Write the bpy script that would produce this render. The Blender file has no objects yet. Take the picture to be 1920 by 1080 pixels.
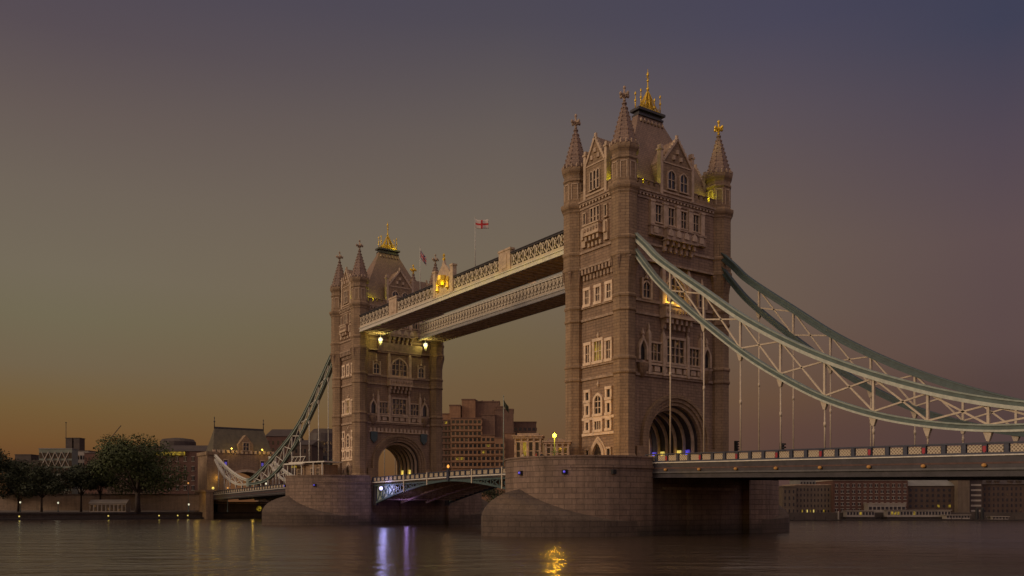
import bpy, bmesh, math, random
from mathutils import Vector, Matrix
random.seed(7)
scene = bpy.context.scene
R_ = math.radians

# ------------------------------------------------------------------ camera
FPX, HZ = 1645.586, 950.317                       # focal length and horizon in photo pixels (1920 wide)
CAM = Vector((92.609, -88.363, 6.0)); YAW = R_(145.139)
cd = bpy.data.cameras.new("camera"); cam = bpy.data.objects.new("camera", cd)
scene.collection.objects.link(cam); scene.camera = cam
cam.location = CAM; cam.rotation_euler = (R_(90), 0, YAW - R_(90))
cd.sensor_width = 36; cd.sensor_fit = 'HORIZONTAL'; cd.lens = 36 * FPX / 1920
cd.shift_x = 0.0; cd.shift_y = (HZ - 540) / 1920; cd.clip_end = 20000; cd.clip_start = 0.5

# ------------------------------------------------------------------ sky
def srgb(r, g, b):
    f = lambda c: (c / 255 / 12.92) if c <= 10 else ((c / 255 + .055) / 1.055) ** 2.4
    return (f(r), f(g), f(b), 1)
world = bpy.data.worlds.new("World"); scene.world = world; world.use_nodes = True
wt = world.node_tree; wt.nodes.clear(); W = wt.nodes.new; L_ = wt.links.new
def wmath(op, a, b=None, c=None):
    n = W('ShaderNodeMath'); n.operation = op
    for i, v in enumerate((a, b, c)):
        if v is None: continue
        if isinstance(v, (int, float)): n.inputs[i].default_value = v
        else: L_(v, n.inputs[i])
    return n.outputs[0]
tc = W('ShaderNodeTexCoord'); sep = W('ShaderNodeSeparateXYZ'); L_(tc.outputs['Generated'], sep.inputs[0])
elev = wmath('ARCSINE', sep.outputs[2])                               # radians above the horizon
elevf = wmath('MULTIPLY', elev, 180 / math.pi / 90)                   # 0..1 for 0..90 degrees
# azimuth to the right of the middle of the view
fx, fy = math.cos(YAW), math.sin(YAW); rx, ry = math.sin(YAW), -math.cos(YAW)
fwd = wmath('ADD', wmath('MULTIPLY', sep.outputs[0], fx), wmath('MULTIPLY', sep.outputs[1], fy))
rgt = wmath('ADD', wmath('MULTIPLY', sep.outputs[0], rx), wmath('MULTIPLY', sep.outputs[1], ry))
azi = wmath('ARCTAN2', rgt, fwd)
def ramp(stops):
    n = W('ShaderNodeValToRGB'); cr = n.color_ramp
    while len(cr.elements) > 1: cr.elements.remove(cr.elements[-1])
    for i, (d, c) in enumerate(stops):
        e = cr.elements[0] if i == 0 else cr.elements.new(d / 90)
        e.position = d / 90; e.color = srgb(*c)
    L_(elevf, n.inputs[0]); return n.outputs[0]
ZEN = [(46, (94, 84, 84)), (62, (153, 132, 112)), (90, (162, 140, 118))]  # high sky raised above the dusk tones as added fill light
rampW = ramp([(0, (96, 60, 38)), (2.4, (104, 68, 40)), (3.9, (112, 80, 46)), (5.8, (114, 90, 56)), (8.2, (113, 98, 75)), (11, (113, 104, 82)),
              (13.5, (115, 105, 88)), (18, (110, 99, 88)), (22, (101, 89, 85)), (26, (87, 77, 83)), (34, (66, 65, 85))] + ZEN)
rampC = ramp([(0, (96, 64, 40)), (2, (102, 72, 44)), (4.5, (108, 80, 52)), (5.9, (108, 84, 58)), (7.8, (110, 87, 60)), (10.3, (111, 94, 68)), (13, (113, 99, 79)), (15.5, (114, 101, 84)),
              (19, (109, 97, 86)), (23, (101, 91, 86)), (28.9, (79, 74, 84)), (36, (64, 64, 85))] + ZEN)
rampM = ramp([(0, (80, 58, 54)), (3, (88, 64, 57)), (4.8, (94, 68, 58)), (6.7, (102, 76, 59)), (12, (106, 88, 76)), (16, (105, 89, 80)), (19.5, (98, 84, 82)), (23.4, (89, 79, 86)), (27.9, (73, 70, 88)), (36, (62, 63, 86))] + ZEN)
rampE = ramp([(0, (66, 52, 56)), (2.5, (78, 60, 60)), (5, (82, 63, 61)), (7, (85, 66, 63)), (9.3, (92, 73, 71)), (15, (94, 77, 78)), (20, (83, 72, 82)), (25.8, (63, 64, 84)), (36, (56, 58, 84))] + ZEN)
def amix(a0, a1, A, B):
    m = W('ShaderNodeMapRange'); L_(azi, m.inputs[0]); m.inputs[1].default_value = R_(a0); m.inputs[2].default_value = R_(a1)
    x = W('ShaderNodeMix'); x.data_type = 'RGBA'; L_(m.outputs[0], x.inputs[0]); L_(A, x.inputs[6]); L_(B, x.inputs[7]); return x.outputs[2]
skyc = amix(17, 29, amix(0, 17, amix(-27, 0, rampW, rampC), rampM), rampE)
# sky behind the viewer is brightened, an added fill for the shaded walls
bk = W('ShaderNodeMapRange'); bk.interpolation_type = 'SMOOTHSTEP'; L_(fwd, bk.inputs[0]); bk.inputs[1].default_value = .35; bk.inputs[2].default_value = -.45; bk.inputs[3].default_value = 1.0; bk.inputs[4].default_value = 3.4
bg = W('ShaderNodeBackground'); L_(skyc, bg.inputs[0]); L_(bk.outputs[0], bg.inputs[1])
sky = W('ShaderNodeTexSky'); sky.sky_type = 'NISHITA'; sky.sun_disc = False
SUN_AZ, SUN_EL = R_(258), R_(18)
sky.sun_elevation = R_(3); sky.sun_rotation = R_(90) - SUN_AZ
bg2 = W('ShaderNodeBackground'); L_(sky.outputs[0], bg2.inputs[0]); bg2.inputs[1].default_value = 0.0008
add = W('ShaderNodeAddShader'); L_(bg.outputs[0], add.inputs[0]); L_(bg2.outputs[0], add.inputs[1])
out = W('ShaderNodeOutputWorld'); L_(add.outputs[0], out.inputs[0])

# the afterglow, low and to the left: a very soft weak sun
sd = bpy.data.lights.new("sun", 'SUN'); sun = bpy.data.objects.new("sun", sd); scene.collection.objects.link(sun)
sd.energy = 1.0; sd.angle = R_(14); sd.color = (1.0, 0.74, 0.52)
sdir = Vector((math.cos(SUN_AZ) * math.cos(SUN_EL), math.sin(SUN_AZ) * math.cos(SUN_EL), math.sin(SUN_EL)))
sun.rotation_euler = sdir.to_track_quat('Z', 'Y').to_euler(); sun.location = (0, -200, 200)

vs = scene.view_settings; vs.view_transform = 'Standard'; vs.look = 'None'; vs.exposure = 0; vs.gamma = 1
scene.cycles.use_denoising = True; scene.cycles.max_bounces = 5; scene.cycles.sample_clamp_indirect = 2.0
scene.cycles.caustics_reflective = False; scene.cycles.caustics_refractive = False

# ------------------------------------------------------------------ materials
MATS = {}
class NT:
    def __init__(s, name):
        s.m = bpy.data.materials.new(name); s.m.use_nodes = True; s.t = s.m.node_tree
        s.b = s.t.nodes['Principled BSDF']; MATS[name] = s.m
    def n(s, t, **kw):
        x = s.t.nodes.new('ShaderNode' + t)
        for k, v in kw.items(): setattr(x, k, v)
        return x
    def l(s, a, b): s.t.links.new(a, b)
    def setin(s, k, v): s.b.inputs[k].default_value = v
    def math(s, op, a, b=0.0):
        n = s.n('Math', operation=op)
        for i, v in enumerate((a, b)):
            if isinstance(v, (int, float)): n.inputs[i].default_value = v
            else: s.l(v, n.inputs[i])
        return n.outputs[0]
    def mix(s, fac, a, b, blend='MIX'):
        n = s.n('Mix', data_type='RGBA', blend_type=blend)
        for i, v in ((0, fac), (6, a), (7, b)):
            if isinstance(v, (int, float)): n.inputs[i].default_value = v
            elif isinstance(v, tuple): n.inputs[i].default_value = (*v, 1) if len(v) == 3 else v
            else: s.l(v, n.inputs[i])
        return n.outputs[2]
    def noise(s, vec, scale, detail=4, rough=.6):
        n = s.n('TexNoise'); n.inputs['Scale'].default_value = scale; n.inputs['Detail'].default_value = detail; n.inputs['Roughness'].default_value = rough
        if vec is not None: s.l(vec, n.inputs['Vector'])
        return n.outputs['Fac']
    def ramp(s, fac, stops):
        n = s.n('ValToRGB'); cr = n.color_ramp
        cr.elements[0].position = stops[0][0]; cr.elements[0].color = (*stops[0][1], 1)
        cr.elements[1].position = stops[-1][0]; cr.elements[1].color = (*stops[-1][1], 1)
        for p, c in stops[1:-1]:
            e = cr.elements.new(p); e.color = (*c, 1)
        s.l(fac, n.inputs[0]); return n.outputs[0]
    def wallcoord(s):
        """u along the wall (whatever way it faces), v = height: for coursed stone and brick"""
        g = s.n('NewGeometry'); 
        cr = s.n('VectorMath', operation='CROSS_PRODUCT'); cr.inputs[0].default_value = (0, 0, 1); s.l(g.outputs['True Normal'], cr.inputs[1])
        nm = s.n('VectorMath', operation='NORMALIZE'); s.l(cr.outputs[0], nm.inputs[0])
        dt = s.n('VectorMath', operation='DOT_PRODUCT'); s.l(nm.outputs[0], dt.inputs[0]); s.l(g.outputs['Position'], dt.inputs[1])
        sp = s.n('SeparateXYZ'); s.l(g.outputs['Position'], sp.inputs[0])
        cb = s.n('CombineXYZ'); s.l(dt.outputs['Value'], cb.inputs[0]); s.l(sp.outputs[2], cb.inputs[1])
        return cb.outputs[0], sp.outputs[2], g.outputs['Position']
def masonry(name, c1, c2, mortar, bw, rh, msize=.02, rough=.85, stain=.5, tide=None, bump=.35, noise=.35):
    k = NT(name); vec, z, pos = k.wallcoord()
    br = k.n('TexBrick'); k.l(vec, br.inputs['Vector'])
    br.inputs['Color1'].default_value = (*c1, 1); br.inputs['Color2'].default_value = (*c2, 1); br.inputs['Mortar'].default_value = (*mortar, 1)
    br.inputs['Scale'].default_value = 1; br.inputs['Mortar Size'].default_value = msize; br.inputs['Mortar Smooth'].default_value = .3
    br.inputs['Brick Width'].default_value = bw; br.inputs['Row Height'].default_value = rh; br.offset = .5
    n1 = k.noise(pos, .35, 6); col = k.mix(noise, br.outputs['Color'], k.ramp(n1, [(.3, tuple(c * .55 for c in c1)), (.7, tuple(min(1, c * 1.25) for c in c1))]))
    mp = k.n('Mapping'); mp.inputs['Scale'].default_value = (1.3, 1.3, .12); k.l(pos, mp.inputs[0])
    st = k.noise(mp.outputs[0], 1.0, 5, .65); stf = k.ramp(st, [(.45, (0, 0, 0)), (.72, (1, 1, 1))])
    col = k.mix(k.math('MULTIPLY', stf, stain), col, tuple(c * .38 for c in c1))
    n2 = k.noise(pos, 3.0, 4, .7); col = k.mix(.5, col, k.ramp(n2, [(.25, (.55, .55, .55)), (.75, (1.2, 1.18, 1.15))]), 'MULTIPLY')
    if tide:
        zz = k.math('ADD', z, k.math('MULTIPLY', k.math('SUBTRACT', k.noise(mp.outputs[0], 2.5, 4), .5), 1.3))
        tf = k.n('MapRange'); k.l(zz, tf.inputs[0]); tf.inputs[1].default_value = tide[1]; tf.inputs[2].default_value = tide[0]
        col = k.mix(k.math('MULTIPLY', tf.outputs[0], .75), col, (.035, .032, .022))
    k.l(col, k.b.inputs['Base Color']); k.setin('Roughness', rough)
    bm_ = k.n('Bump'); bm_.inputs['Strength'].default_value = bump; bm_.inputs['Distance'].default_value = .06
    k.l(k.math('ADD', k.math('MULTIPLY', br.outputs['Fac'], -1.0), k.math('MULTIPLY', n2, .8)), bm_.inputs['Height']); k.l(bm_.outputs[0], k.b.inputs['Normal'])
    return k.m
def plain(name, c, rough=.6, metal=0, var=.25, scale=1.5, emit=None, es=0):
    k = NT(name); g = k.n('NewGeometry'); n = k.noise(g.outputs['Position'], scale, 5, .65)
    col = k.ramp(n, [(.3, tuple(x * (1 - var) for x in c)), (.7, tuple(min(1, x * (1 + var)) for x in c))])
    k.l(col, k.b.inputs['Base Color']); k.setin('Roughness', rough); k.setin('Metallic', metal)
    if emit: k.setin('Emission Color', (*emit, 1)); k.setin('Emission Strength', es)
    return k.m
granite = masonry('granite', (.41, .28, .165), (.30, .20, .118), (.13, .085, .055), 1.3, .40, .035, .85, .6, None, .5, .4)
granite_d = masonry('granite_rough', (.40, .27, .175), (.29, .195, .125), (.12, .08, .055), 1.1, .40, .04, .85, .6, None, .5, .4)
white_stone = plain('white_dressing', (.78, .60, .42), .8, 0, .25, 1.4)
portland = plain('portland_stone', (.56, .42, .285), .8, 0, .3, 1.2)
portland_dk = plain('weathered_portland', (.40, .29, .20), .85, 0, .4, 1.6)
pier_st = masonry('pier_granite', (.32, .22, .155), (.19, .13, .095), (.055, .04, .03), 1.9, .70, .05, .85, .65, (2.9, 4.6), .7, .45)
pier_hood = masonry('starling_granite', (.150, .108, .078), (.098, .070, .052), (.035, .026, .020), 1.9, .70, .05, .9, .5, None, .6, .5)  # darker than the pier: stain and algae, plus shade put into the colour
slate = masonry('roof_slate', (.33, .215, .15), (.24, .155, .11), (.06, .04, .03), .5, .33, .03, .6, .35)
lead = plain('dark_lead', (.045, .042, .045), .5)
gold = plain('gilding', (.85, .55, .06), .35, .6, .2, 4)
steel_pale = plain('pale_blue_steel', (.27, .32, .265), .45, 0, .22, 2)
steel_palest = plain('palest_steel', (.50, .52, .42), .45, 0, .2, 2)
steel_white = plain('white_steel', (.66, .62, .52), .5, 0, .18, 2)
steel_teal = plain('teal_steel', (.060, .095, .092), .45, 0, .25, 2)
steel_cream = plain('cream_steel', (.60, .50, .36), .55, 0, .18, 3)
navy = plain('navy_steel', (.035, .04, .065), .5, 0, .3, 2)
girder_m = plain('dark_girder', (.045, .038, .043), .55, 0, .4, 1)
rust = plain('rusty_ledge', (.11, .062, .05), .8, 0, .4, 1.5)
chord_web = plain('chord_web_paint', (.085, .125, .11), .5, 0, .3, 1.2)
soffit_m = plain('soffit', (.80, .58, .45), .8, 0, .4, 1.5)  # colour lightened to stand in for bounce light missing from below
red_m = plain('red_enamel', (.36, .02, .035), .5)
glass = plain('dark_glass', (.025, .024, .026), .12, 0, .5, .8)
def lit_glass(name, c, es, lo, hi, scale):
    k = NT(name); g = k.n('NewGeometry'); n = k.noise(g.outputs['Position'], scale, 3, .6)
    f = k.n('MapRange'); k.l(n, f.inputs[0]); f.inputs[1].default_value = lo; f.inputs[2].default_value = hi; f.inputs[4].default_value = es
    k.setin('Base Color', (.04, .03, .025, 1)); k.setin('Roughness', .2); k.setin('Emission Color', (*c, 1)); k.l(f.outputs[0], k.b.inputs['Emission Strength']); return k.m
glass_w = lit_glass('warm_window', (1.0, .50, .16), .14, .54, .74, 1.3)
glass_y = lit_glass('lit_window', (1.0, .66, .05), .34, .36, .66, 1.1)
lamp_y = plain('yellow_lamp', (.8, .7, .3), .5, 0, 0, 1, (1.0, .80, .18), .5)
lamp_w = plain('white_lamp', (.8, .8, .7), .5, 0, 0, 1, (1.0, .98, .70), .55)
lamp_o = plain('orange_lamp', (.8, .4, .1), .5, 0, 0, 1, (1.0, .50, .14), .4)
lamp_b = plain('blue_lamp', (.2, .2, .8), .5, 0, 0, 1, (.16, .10, 1.0), .22)
lamp_bw = plain('cold_lamp', (.7, .7, .9), .5, 0, 0, 1, (.62, .60, 1.0), 1.0)
amber = plain('amber_reflector', (.55, .28, .08), .4, 0, .1, 1, (1.0, .45, .08), .04)
lamp_g = plain('floodlight_lamp', (.7, .8, .1), .5, 0, 0, 1, (.80, .85, .02), .55)
flange_m = plain('flange_paint', (.10, .095, .095), .5, 0, .3, 1)
asphalt = plain('asphalt', (.05, .048, .046), .9, 0, .3, .6)
brick_r = masonry('red_brick', (.17, .08, .055), (.125, .06, .042), (.11, .075, .06), .6, .24, .02)
brick_b = masonry('brown_brick', (.125, .08, .055), (.095, .062, .045), (.12, .085, .06), .6, .24, .02)
brick_y = masonry('stock_brick', (.22, .165, .11), (.18, .13, .09), (.14, .11, .08), .6, .24, .02)
prom_stone = masonry('promenade_stone', (.38, .28, .20), (.31, .225, .16), (.2, .14, .1), 1.6, .5, .03)
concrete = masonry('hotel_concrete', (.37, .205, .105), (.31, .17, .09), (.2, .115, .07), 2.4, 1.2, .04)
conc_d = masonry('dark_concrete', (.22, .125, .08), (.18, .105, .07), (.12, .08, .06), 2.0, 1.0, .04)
grey_clad = plain('grey_cladding', (.20, .19, .17), .6, 0, .2, .4)
dark_clad = plain('dark_cladding', (.062, .043, .033), .6, 0, .3, .4)
white_clad = plain('white_cladding', (.38, .33, .26), .6, 0, .15, .5)
green_glass = plain('green_glass', (.17, .20, .165), .25, 0, .3, .2)
bark = plain('bark', (.06, .042, .03), .9, 0, .4, 3)
quay_m = masonry('quay_stone', (.16, .115, .085), (.12, .085, .062), (.06, .045, .035), 1.4, .5, .03, .9, .6, (2.6, 3.8))
timber_dk = plain('dark_timber', (.045, .034, .028), .9, 0, .4, 1)
ground_m = plain('bank_ground', (.09, .07, .055), .95, 0, .35, .15)
copper = plain('verdigris', (.105, .085, .052), .7, 0, .25, .8)
black_m = plain('black_paint', (.012, .012, .013), .5)
def lattice_mat():
    k = NT('cast_panel'); g = k.n('NewGeometry'); sp = k.n('SeparateXYZ'); k.l(g.outputs['Position'], sp.inputs[0])
    a = k.math('PINGPONG', k.math('ADD', sp.outputs[0], sp.outputs[2]), .16); b = k.math('PINGPONG', k.math('SUBTRACT', sp.outputs[0], sp.outputs[2]), .16)
    f = k.math('GREATER_THAN', k.math('MINIMUM', a, b), .055)
    k.l(k.mix(f, (.62, .52, .36), (.22, .16, .10)), k.b.inputs['Base Color']); k.setin('Roughness', .6); return k.m
cast_panel = lattice_mat()
def leaf_mat(name, c):
    k = NT(name); g = k.n('NewGeometry'); n = k.noise(g.outputs['Position'], .5, 3)
    oi = k.ramp(g.outputs['Random Per Island'], [(0, tuple(x * .55 for x in c)), (1, tuple(x * 1.5 for x in c))])
    k.l(k.mix(.5, oi, k.ramp(n, [(.35, tuple(x * .5 for x in c)), (.65, tuple(x * 1.5 for x in c))])), k.b.inputs['Base Color']); k.setin('Roughness', .7)
    return k.m
leaf = leaf_mat('leaves_green', (.048, .064, .012)); leaf_d = leaf_mat('leaves_dark', (.028, .036, .010))
def water_mat():
    k = NT('river_water'); g = k.n('NewGeometry'); k.setin('Base Color', (.05, .034, .023, 1)); k.setin('Roughness', .17); k.setin('IOR', 1.75)
    mp = k.n('Mapping'); mp.inputs['Rotation'].default_value = (0, 0, -(YAW - R_(90))); k.l(g.outputs['Position'], mp.inputs[0])
    m2 = k.n('Mapping'); m2.inputs['Scale'].default_value = (.45, 1.0, 1); k.l(mp.outputs[0], m2.inputs[0])
    m3 = k.n('Mapping'); m3.inputs['Scale'].default_value = (.28, 1.0, 1); k.l(mp.outputs[0], m3.inputs[0])
    h = k.math('ADD', k.math('MULTIPLY', k.noise(m3.outputs[0], .10, 2, .5), 1.0), k.math('ADD', k.math('MULTIPLY', k.noise(m2.outputs[0], .34, 3, .55), .80), k.math('MULTIPLY', k.noise(m2.outputs[0], 1.3, 3, .6), .17)))
    bp = k.n('Bump'); bp.inputs['Strength'].default_value = .55; bp.inputs['Distance'].default_value = 1.0
    k.l(h, bp.inputs['Height']); k.l(bp.outputs[0], k.b.inputs['Normal'])
    return k.m
water_m = water_mat()
def flag_mat(name, kind):
    k = NT(name); t = k.n('TexCoord'); sp = k.n('SeparateXYZ'); k.l(t.outputs['UV'], sp.inputs[0]); u, v = sp.outputs[0], sp.outputs[1]
    du = k.math('ABSOLUTE', k.math('SUBTRACT', u, .5)); dv = k.math('ABSOLUTE', k.math('SUBTRACT', v, .5))
    if kind == 'george':
        f = k.math('MAXIMUM', k.math('LESS_THAN', du, .07), k.math('LESS_THAN', dv, .11)); c = k.mix(f, (.62, .52, .46), (.55, .03, .03))
    elif kind == 'union':
        dg = k.math('ABSOLUTE', k.math('SUBTRACT', du, dv)); c = k.mix(k.math('LESS_THAN', dg, .09), (.03, .035, .12), (.55, .48, .45)); c = k.mix(k.math('LESS_THAN', dg, .035), c, (.45, .03, .04))
        c = k.mix(k.math('MAXIMUM', k.math('LESS_THAN', du, .10), k.math('LESS_THAN', dv, .17)), c, (.55, .48, .45)); c = k.mix(k.math('MAXIMUM', k.math('LESS_THAN', du, .06), k.math('LESS_THAN', dv, .10)), c, (.45, .03, .04))
    else: c = k.mix(k.noise(t.outputs['UV'], 2), (.02, .03, .02), (.03, .035, .02))
    k.l(c, k.b.inputs['Base Color']); k.setin('Roughness', .8); return k.m
flag_g, flag_u, flag_k = flag_mat('st_george_cloth', 'george'), flag_mat('union_cloth', 'union'), flag_mat('dark_cloth', 'dark')

# ------------------------------------------------------------------ builders
COL = scene.collection
def tag(o, label=None, cat=None, group=None, kind=None):
    for k_, v in (('label', label), ('category', cat), ('group', group), ('kind', kind)):
        if v: o[k_] = v
    return o
def thing(name, label, cat, loc=(0, 0, 0), group=None, rz=0):
    o = bpy.data.objects.new(name, None); COL.objects.link(o); o.location = loc; o.rotation_euler = (0, 0, rz); o.empty_display_size = .5
    return tag(o, label, cat, group)
def PX(x0): return lambda u, z, d: (x0 + d, u, z)
def NX(x0): return lambda u, z, d: (-x0 - d, -u, z)
def NY(y0): return lambda u, z, d: (u, -y0 - d, z)
def PY(y0): return lambda u, z, d: (-u, y0 + d, z)
class MB:
    def __init__(s): s.v = []; s.f = []; s.sm = []
    def add(s, vs_, fs, smooth=False):
        o = len(s.v); s.v += [tuple(p) for p in vs_]; s.f += [tuple(i + o for i in f) for f in fs]; s.sm += [smooth] * len(fs); return s
    def hexa(s, c): # 8 corners: bottom ccw 4, top ccw 4
        return s.add(c, [(3, 2, 1, 0), (4, 5, 6, 7), (0, 1, 5, 4), (1, 2, 6, 5), (2, 3, 7, 6), (3, 0, 4, 7)])
    def box(s, x0, x1, y0, y1, z0, z1):
        return s.hexa([(x0, y0, z0), (x1, y0, z0), (x1, y1, z0), (x0, y1, z0), (x0, y0, z1), (x1, y0, z1), (x1, y1, z1), (x0, y1, z1)])
    def fbox(s, fr, u0, u1, z0, z1, d0, d1):
        return s.hexa([fr(u0, z0, d1), fr(u1, z0, d1), fr(u1, z0, d0), fr(u0, z0, d0), fr(u0, z1, d1), fr(u1, z1, d1), fr(u1, z1, d0), fr(u0, z1, d0)])
    def fprism(s, fr, pts, d0, d1): # pts ccw seen from outside
        n = len(pts); a = [fr(u, z, d0) for u, z in pts]; b = [fr(u, z, d1) for u, z in pts]
        return s.add(a + b, [tuple(range(n - 1, -1, -1)), tuple(range(n, 2 * n))] + [(i, (i + 1) % n, n + (i + 1) % n, n + i) for i in range(n)])
    def prism(s, pts, z0, z1):
        n = len(pts)
        return s.add([(x, y, z0) for x, y in pts] + [(x, y, z1) for x, y in pts], [tuple(range(n - 1, -1, -1)), tuple(range(n, 2 * n))] + [(i, (i + 1) % n, n + (i + 1) % n, n + i) for i in range(n)])
    def loft(s, rings, cap0=True, cap1=True, smooth=False, closed=True):
        n = len(rings[0]); vs_ = [p for r in rings for p in r]; fs = []
        for j in range(len(rings) - 1):
            for i in range(n if closed else n - 1):
                k2 = (i + 1) % n; fs.append((j * n + i, j * n + k2, (j + 1) * n + k2, (j + 1) * n + i))
        o = len(s.v); s.add(vs_, fs, smooth)
        if cap0: s.f.append(tuple(o + i for i in range(n - 1, -1, -1))); s.sm.append(False)
        if cap1: s.f.append(tuple(o + (len(rings) - 1) * n + i for i in range(n))); s.sm.append(False)
        return s
    def lathe(s, c, prof, n=8, rot=None, smooth=False):
        rot = math.pi / n if rot is None else rot
        return s.loft([[(c[0] + r * math.cos(rot + 2 * math.pi * i / n), c[1] + r * math.sin(rot + 2 * math.pi * i / n), c[2] + z) for i in range(n)] for r, z in prof], smooth=smooth)
    def ball(s, c, r, n=10, m=6, sq=1.0):
        return s.lathe(c, [(max(.001, r * math.sin(math.pi * j / m)), -r * sq * math.cos(math.pi * j / m)) for j in range(m + 1)], n, smooth=True)
    def tube(s, pts, r, n=6, smooth=True):
        pts = [Vector(p) for p in pts]; rs = r if isinstance(r, (list, tuple)) else [r] * len(pts); rings = []
        for i, p in enumerate(pts):
            t = (pts[min(i + 1, len(pts) - 1)] - pts[max(i - 1, 0)]).normalized()
            a = t.cross(Vector((0, 0, 1))); a = a.normalized() if a.length > 1e-4 else Vector((1, 0, 0)); b = a.cross(t).normalized()
            rings.append([p + (a * math.cos(2 * math.pi * k / n) + b * math.sin(2 * math.pi * k / n)) * -rs[i] for k in range(n)])
        rings = [[tuple(q) for q in rg[::-1]] for rg in rings]
        return s.loft(rings, smooth=smooth)
    def bar(s, p0, p1, w, h, side=None): # rectangular bar; w along side, h across
        p0, p1 = Vector(p0), Vector(p1); t = (p1 - p0).normalized()
        sd_ = Vector(side) if side is not None else t.cross(Vector((0, 0, 1)))
        if sd_.length < 1e-4: sd_ = Vector((1, 0, 0))
        sd_.normalize(); up = sd_.cross(t).normalized(); a, b = sd_ * w / 2, up * h / 2
        q = lambda p: [p - a - b, p + a - b, p + a + b, p - a + b]
        A, B = q(p0), q(p1)
        return s.add(A + B, [(0, 1, 2, 3), (7, 6, 5, 4), (4, 5, 1, 0), (5, 6, 2, 1), (6, 7, 3, 2), (7, 4, 0, 3)])
    def farch(s, fr, uc, zs, wi, hi, wo, ho, d0, d1, leg=None, n=20, point=0.0):
        def arc(w, h):
            o = []
            for i in range(n + 1):
                a = math.pi * i / n; x = -w * math.cos(a); y = h * (math.sin(a) if not point else (math.sin(a) * (1 - point) + point * (1 - abs(math.cos(a)))))
                o.append((uc + x, zs + y))
            return o
        I, O = arc(wi, hi), arc(wo, ho)
        if leg is not None: I = [(uc - wi, leg)] + I + [(uc + wi, leg)]; O = [(uc - wo, leg)] + O + [(uc + wo, leg)]
        m = len(I); A = [fr(u, z, d0) for u, z in I]; B = [fr(u, z, d0) for u, z in O]; C_ = [fr(u, z, d1) for u, z in I]; D = [fr(u, z, d1) for u, z in O]
        vs_ = A + B + C_ + D; fs = []
        for i in range(m - 1):
            fs += [(2 * m + i, 2 * m + i + 1, 3 * m + i + 1, 3 * m + i), (3 * m + i, 3 * m + i + 1, m + i + 1, m + i), (i + 1, i, m + i, m + i + 1), (i, i + 1, 2 * m + i + 1, 2 * m + i)]
        fs += [(0, 2 * m, 3 * m, m), (m - 1, 2 * m - 1, 4 * m - 1, 3 * m - 1)]
        return s.add(vs_, fs)
    def build(s, name, mat, parent=None, loc=None, fix=True):
        me = bpy.data.meshes.new(name); me.from_pydata(s.v, [], s.f); me.polygons.foreach_set('use_smooth', s.sm)
        if fix:
            b = bmesh.new(); b.from_mesh(me); bmesh.ops.recalc_face_normals(b, faces=b.faces); b.to_mesh(me); b.free()
        me.materials.append(mat); o = bpy.data.objects.new(name, me); COL.objects.link(o)
        if parent: o.parent = parent
        if loc is not None: o.location = loc
        return o
def copy_of(o, parent=None, loc=None):
    c = o.copy(); COL.objects.link(c)
    if parent is not None: c.parent = parent
    if loc is not None: c.location = loc
    return c
def copy_tree(o, loc=None, rz=None, label=None):
    c = copy_of(o, o.parent, loc)
    if rz is not None: c.rotation_euler = (0, 0, rz)
    if label: c['label'] = label
    for ch in list(o.children):
        d = copy_of(ch, c)
        for g in list(ch.children): copy_of(g, d)
    return c
def point(name, loc, color, power, radius=.25, parent=None):
    l = bpy.data.lights.new(name, 'POINT'); l.color = color; l.energy = power; l.shadow_soft_size = radius
    o = bpy.data.objects.new(name, l); COL.objects.link(o); o.location = loc
    if parent: o.parent = parent
    return o
def interp(tab, x):
    if x <= min(tab[0][0], tab[-1][0]) or x >= max(tab[0][0], tab[-1][0]):
        e = min(tab, key=lambda t: abs(t[0] - x)); i = tab.index(e); a, b = (tab[0], tab[1]) if i == 0 else (tab[-2], tab[-1])
    else:
        for a, b in zip(tab, tab[1:]):
            if min(a[0], b[0]) <= x <= max(a[0], b[0]): break
    return a[1] + (b[1] - a[1]) * (x - a[0]) / (b[0] - a[0])
def smooth_tab(tab, n=6): # catmull-rom through points
    o = []
    for i in range(len(tab) - 1):
        p = [tab[max(0, i - 1)], tab[i], tab[i + 1], tab[min(len(tab) - 1, i + 2)]]
        for j in range(n):
            t = j / n; o.append(tuple(.5 * (2 * p[1][k] + (p[2][k] - p[0][k]) * t + (2 * p[0][k] - 5 * p[1][k] + 4 * p[2][k] - p[3][k]) * t * t + (3 * p[1][k] - p[0][k] - 3 * p[2][k] + p[3][k]) * t ** 3) for k in (0, 1)))
    return o + [tab[-1]]
FWD = Vector((math.cos(YAW), math.sin(YAW), 0)); RGT = Vector((math.sin(YAW), -math.cos(YAW), 0))
def site(u, dist):   # ground point seen in column u of the photo at that distance
    return CAM * 1 + FWD * dist + RGT * ((u - 960) / FPX * dist) - Vector((0, 0, CAM.z))
def zat(v, dist): return CAM.z + (HZ - v) * dist / FPX

# ------------------------------------------------------------------ water and banks
WZ = 2.3; GZ = 4.5
tag(MB().add([(-6000, -6000, WZ), (6000, -6000, WZ), (6000, 6000, WZ), (-6000, 6000, WZ)], [(0, 1, 2, 3)]).build('river', water_m), kind='structure')
bank = [(-187, -4000), (-187, 45), (-78, 92), (-62, 113), (-25, 166), (60, 285), (60, 4000), (-5000, 4000), (-5000, -4000)]
tag(MB().prism(bank, 0, GZ - .05).build('bank_ground', ground_m), kind='structure')
qw = thing('quay_wall', 'dark stone quay wall along the far bank below the trees', 'wall', (-187, -100, 0))
m = MB(); m.box(0, 1.2, -200, 145, 0, 1.55 + 2.3); m.build('wall', quay_m, qw)
m = MB(); m.box(-.6, 1.6, -200, 145, 3.85, 4.35); m.build('coping', timber_dk, qw)
m = MB(); m.box(.9, 4.5, -200, 88, 0, 2.75); m.build('ledge', timber_dk, qw)

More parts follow.
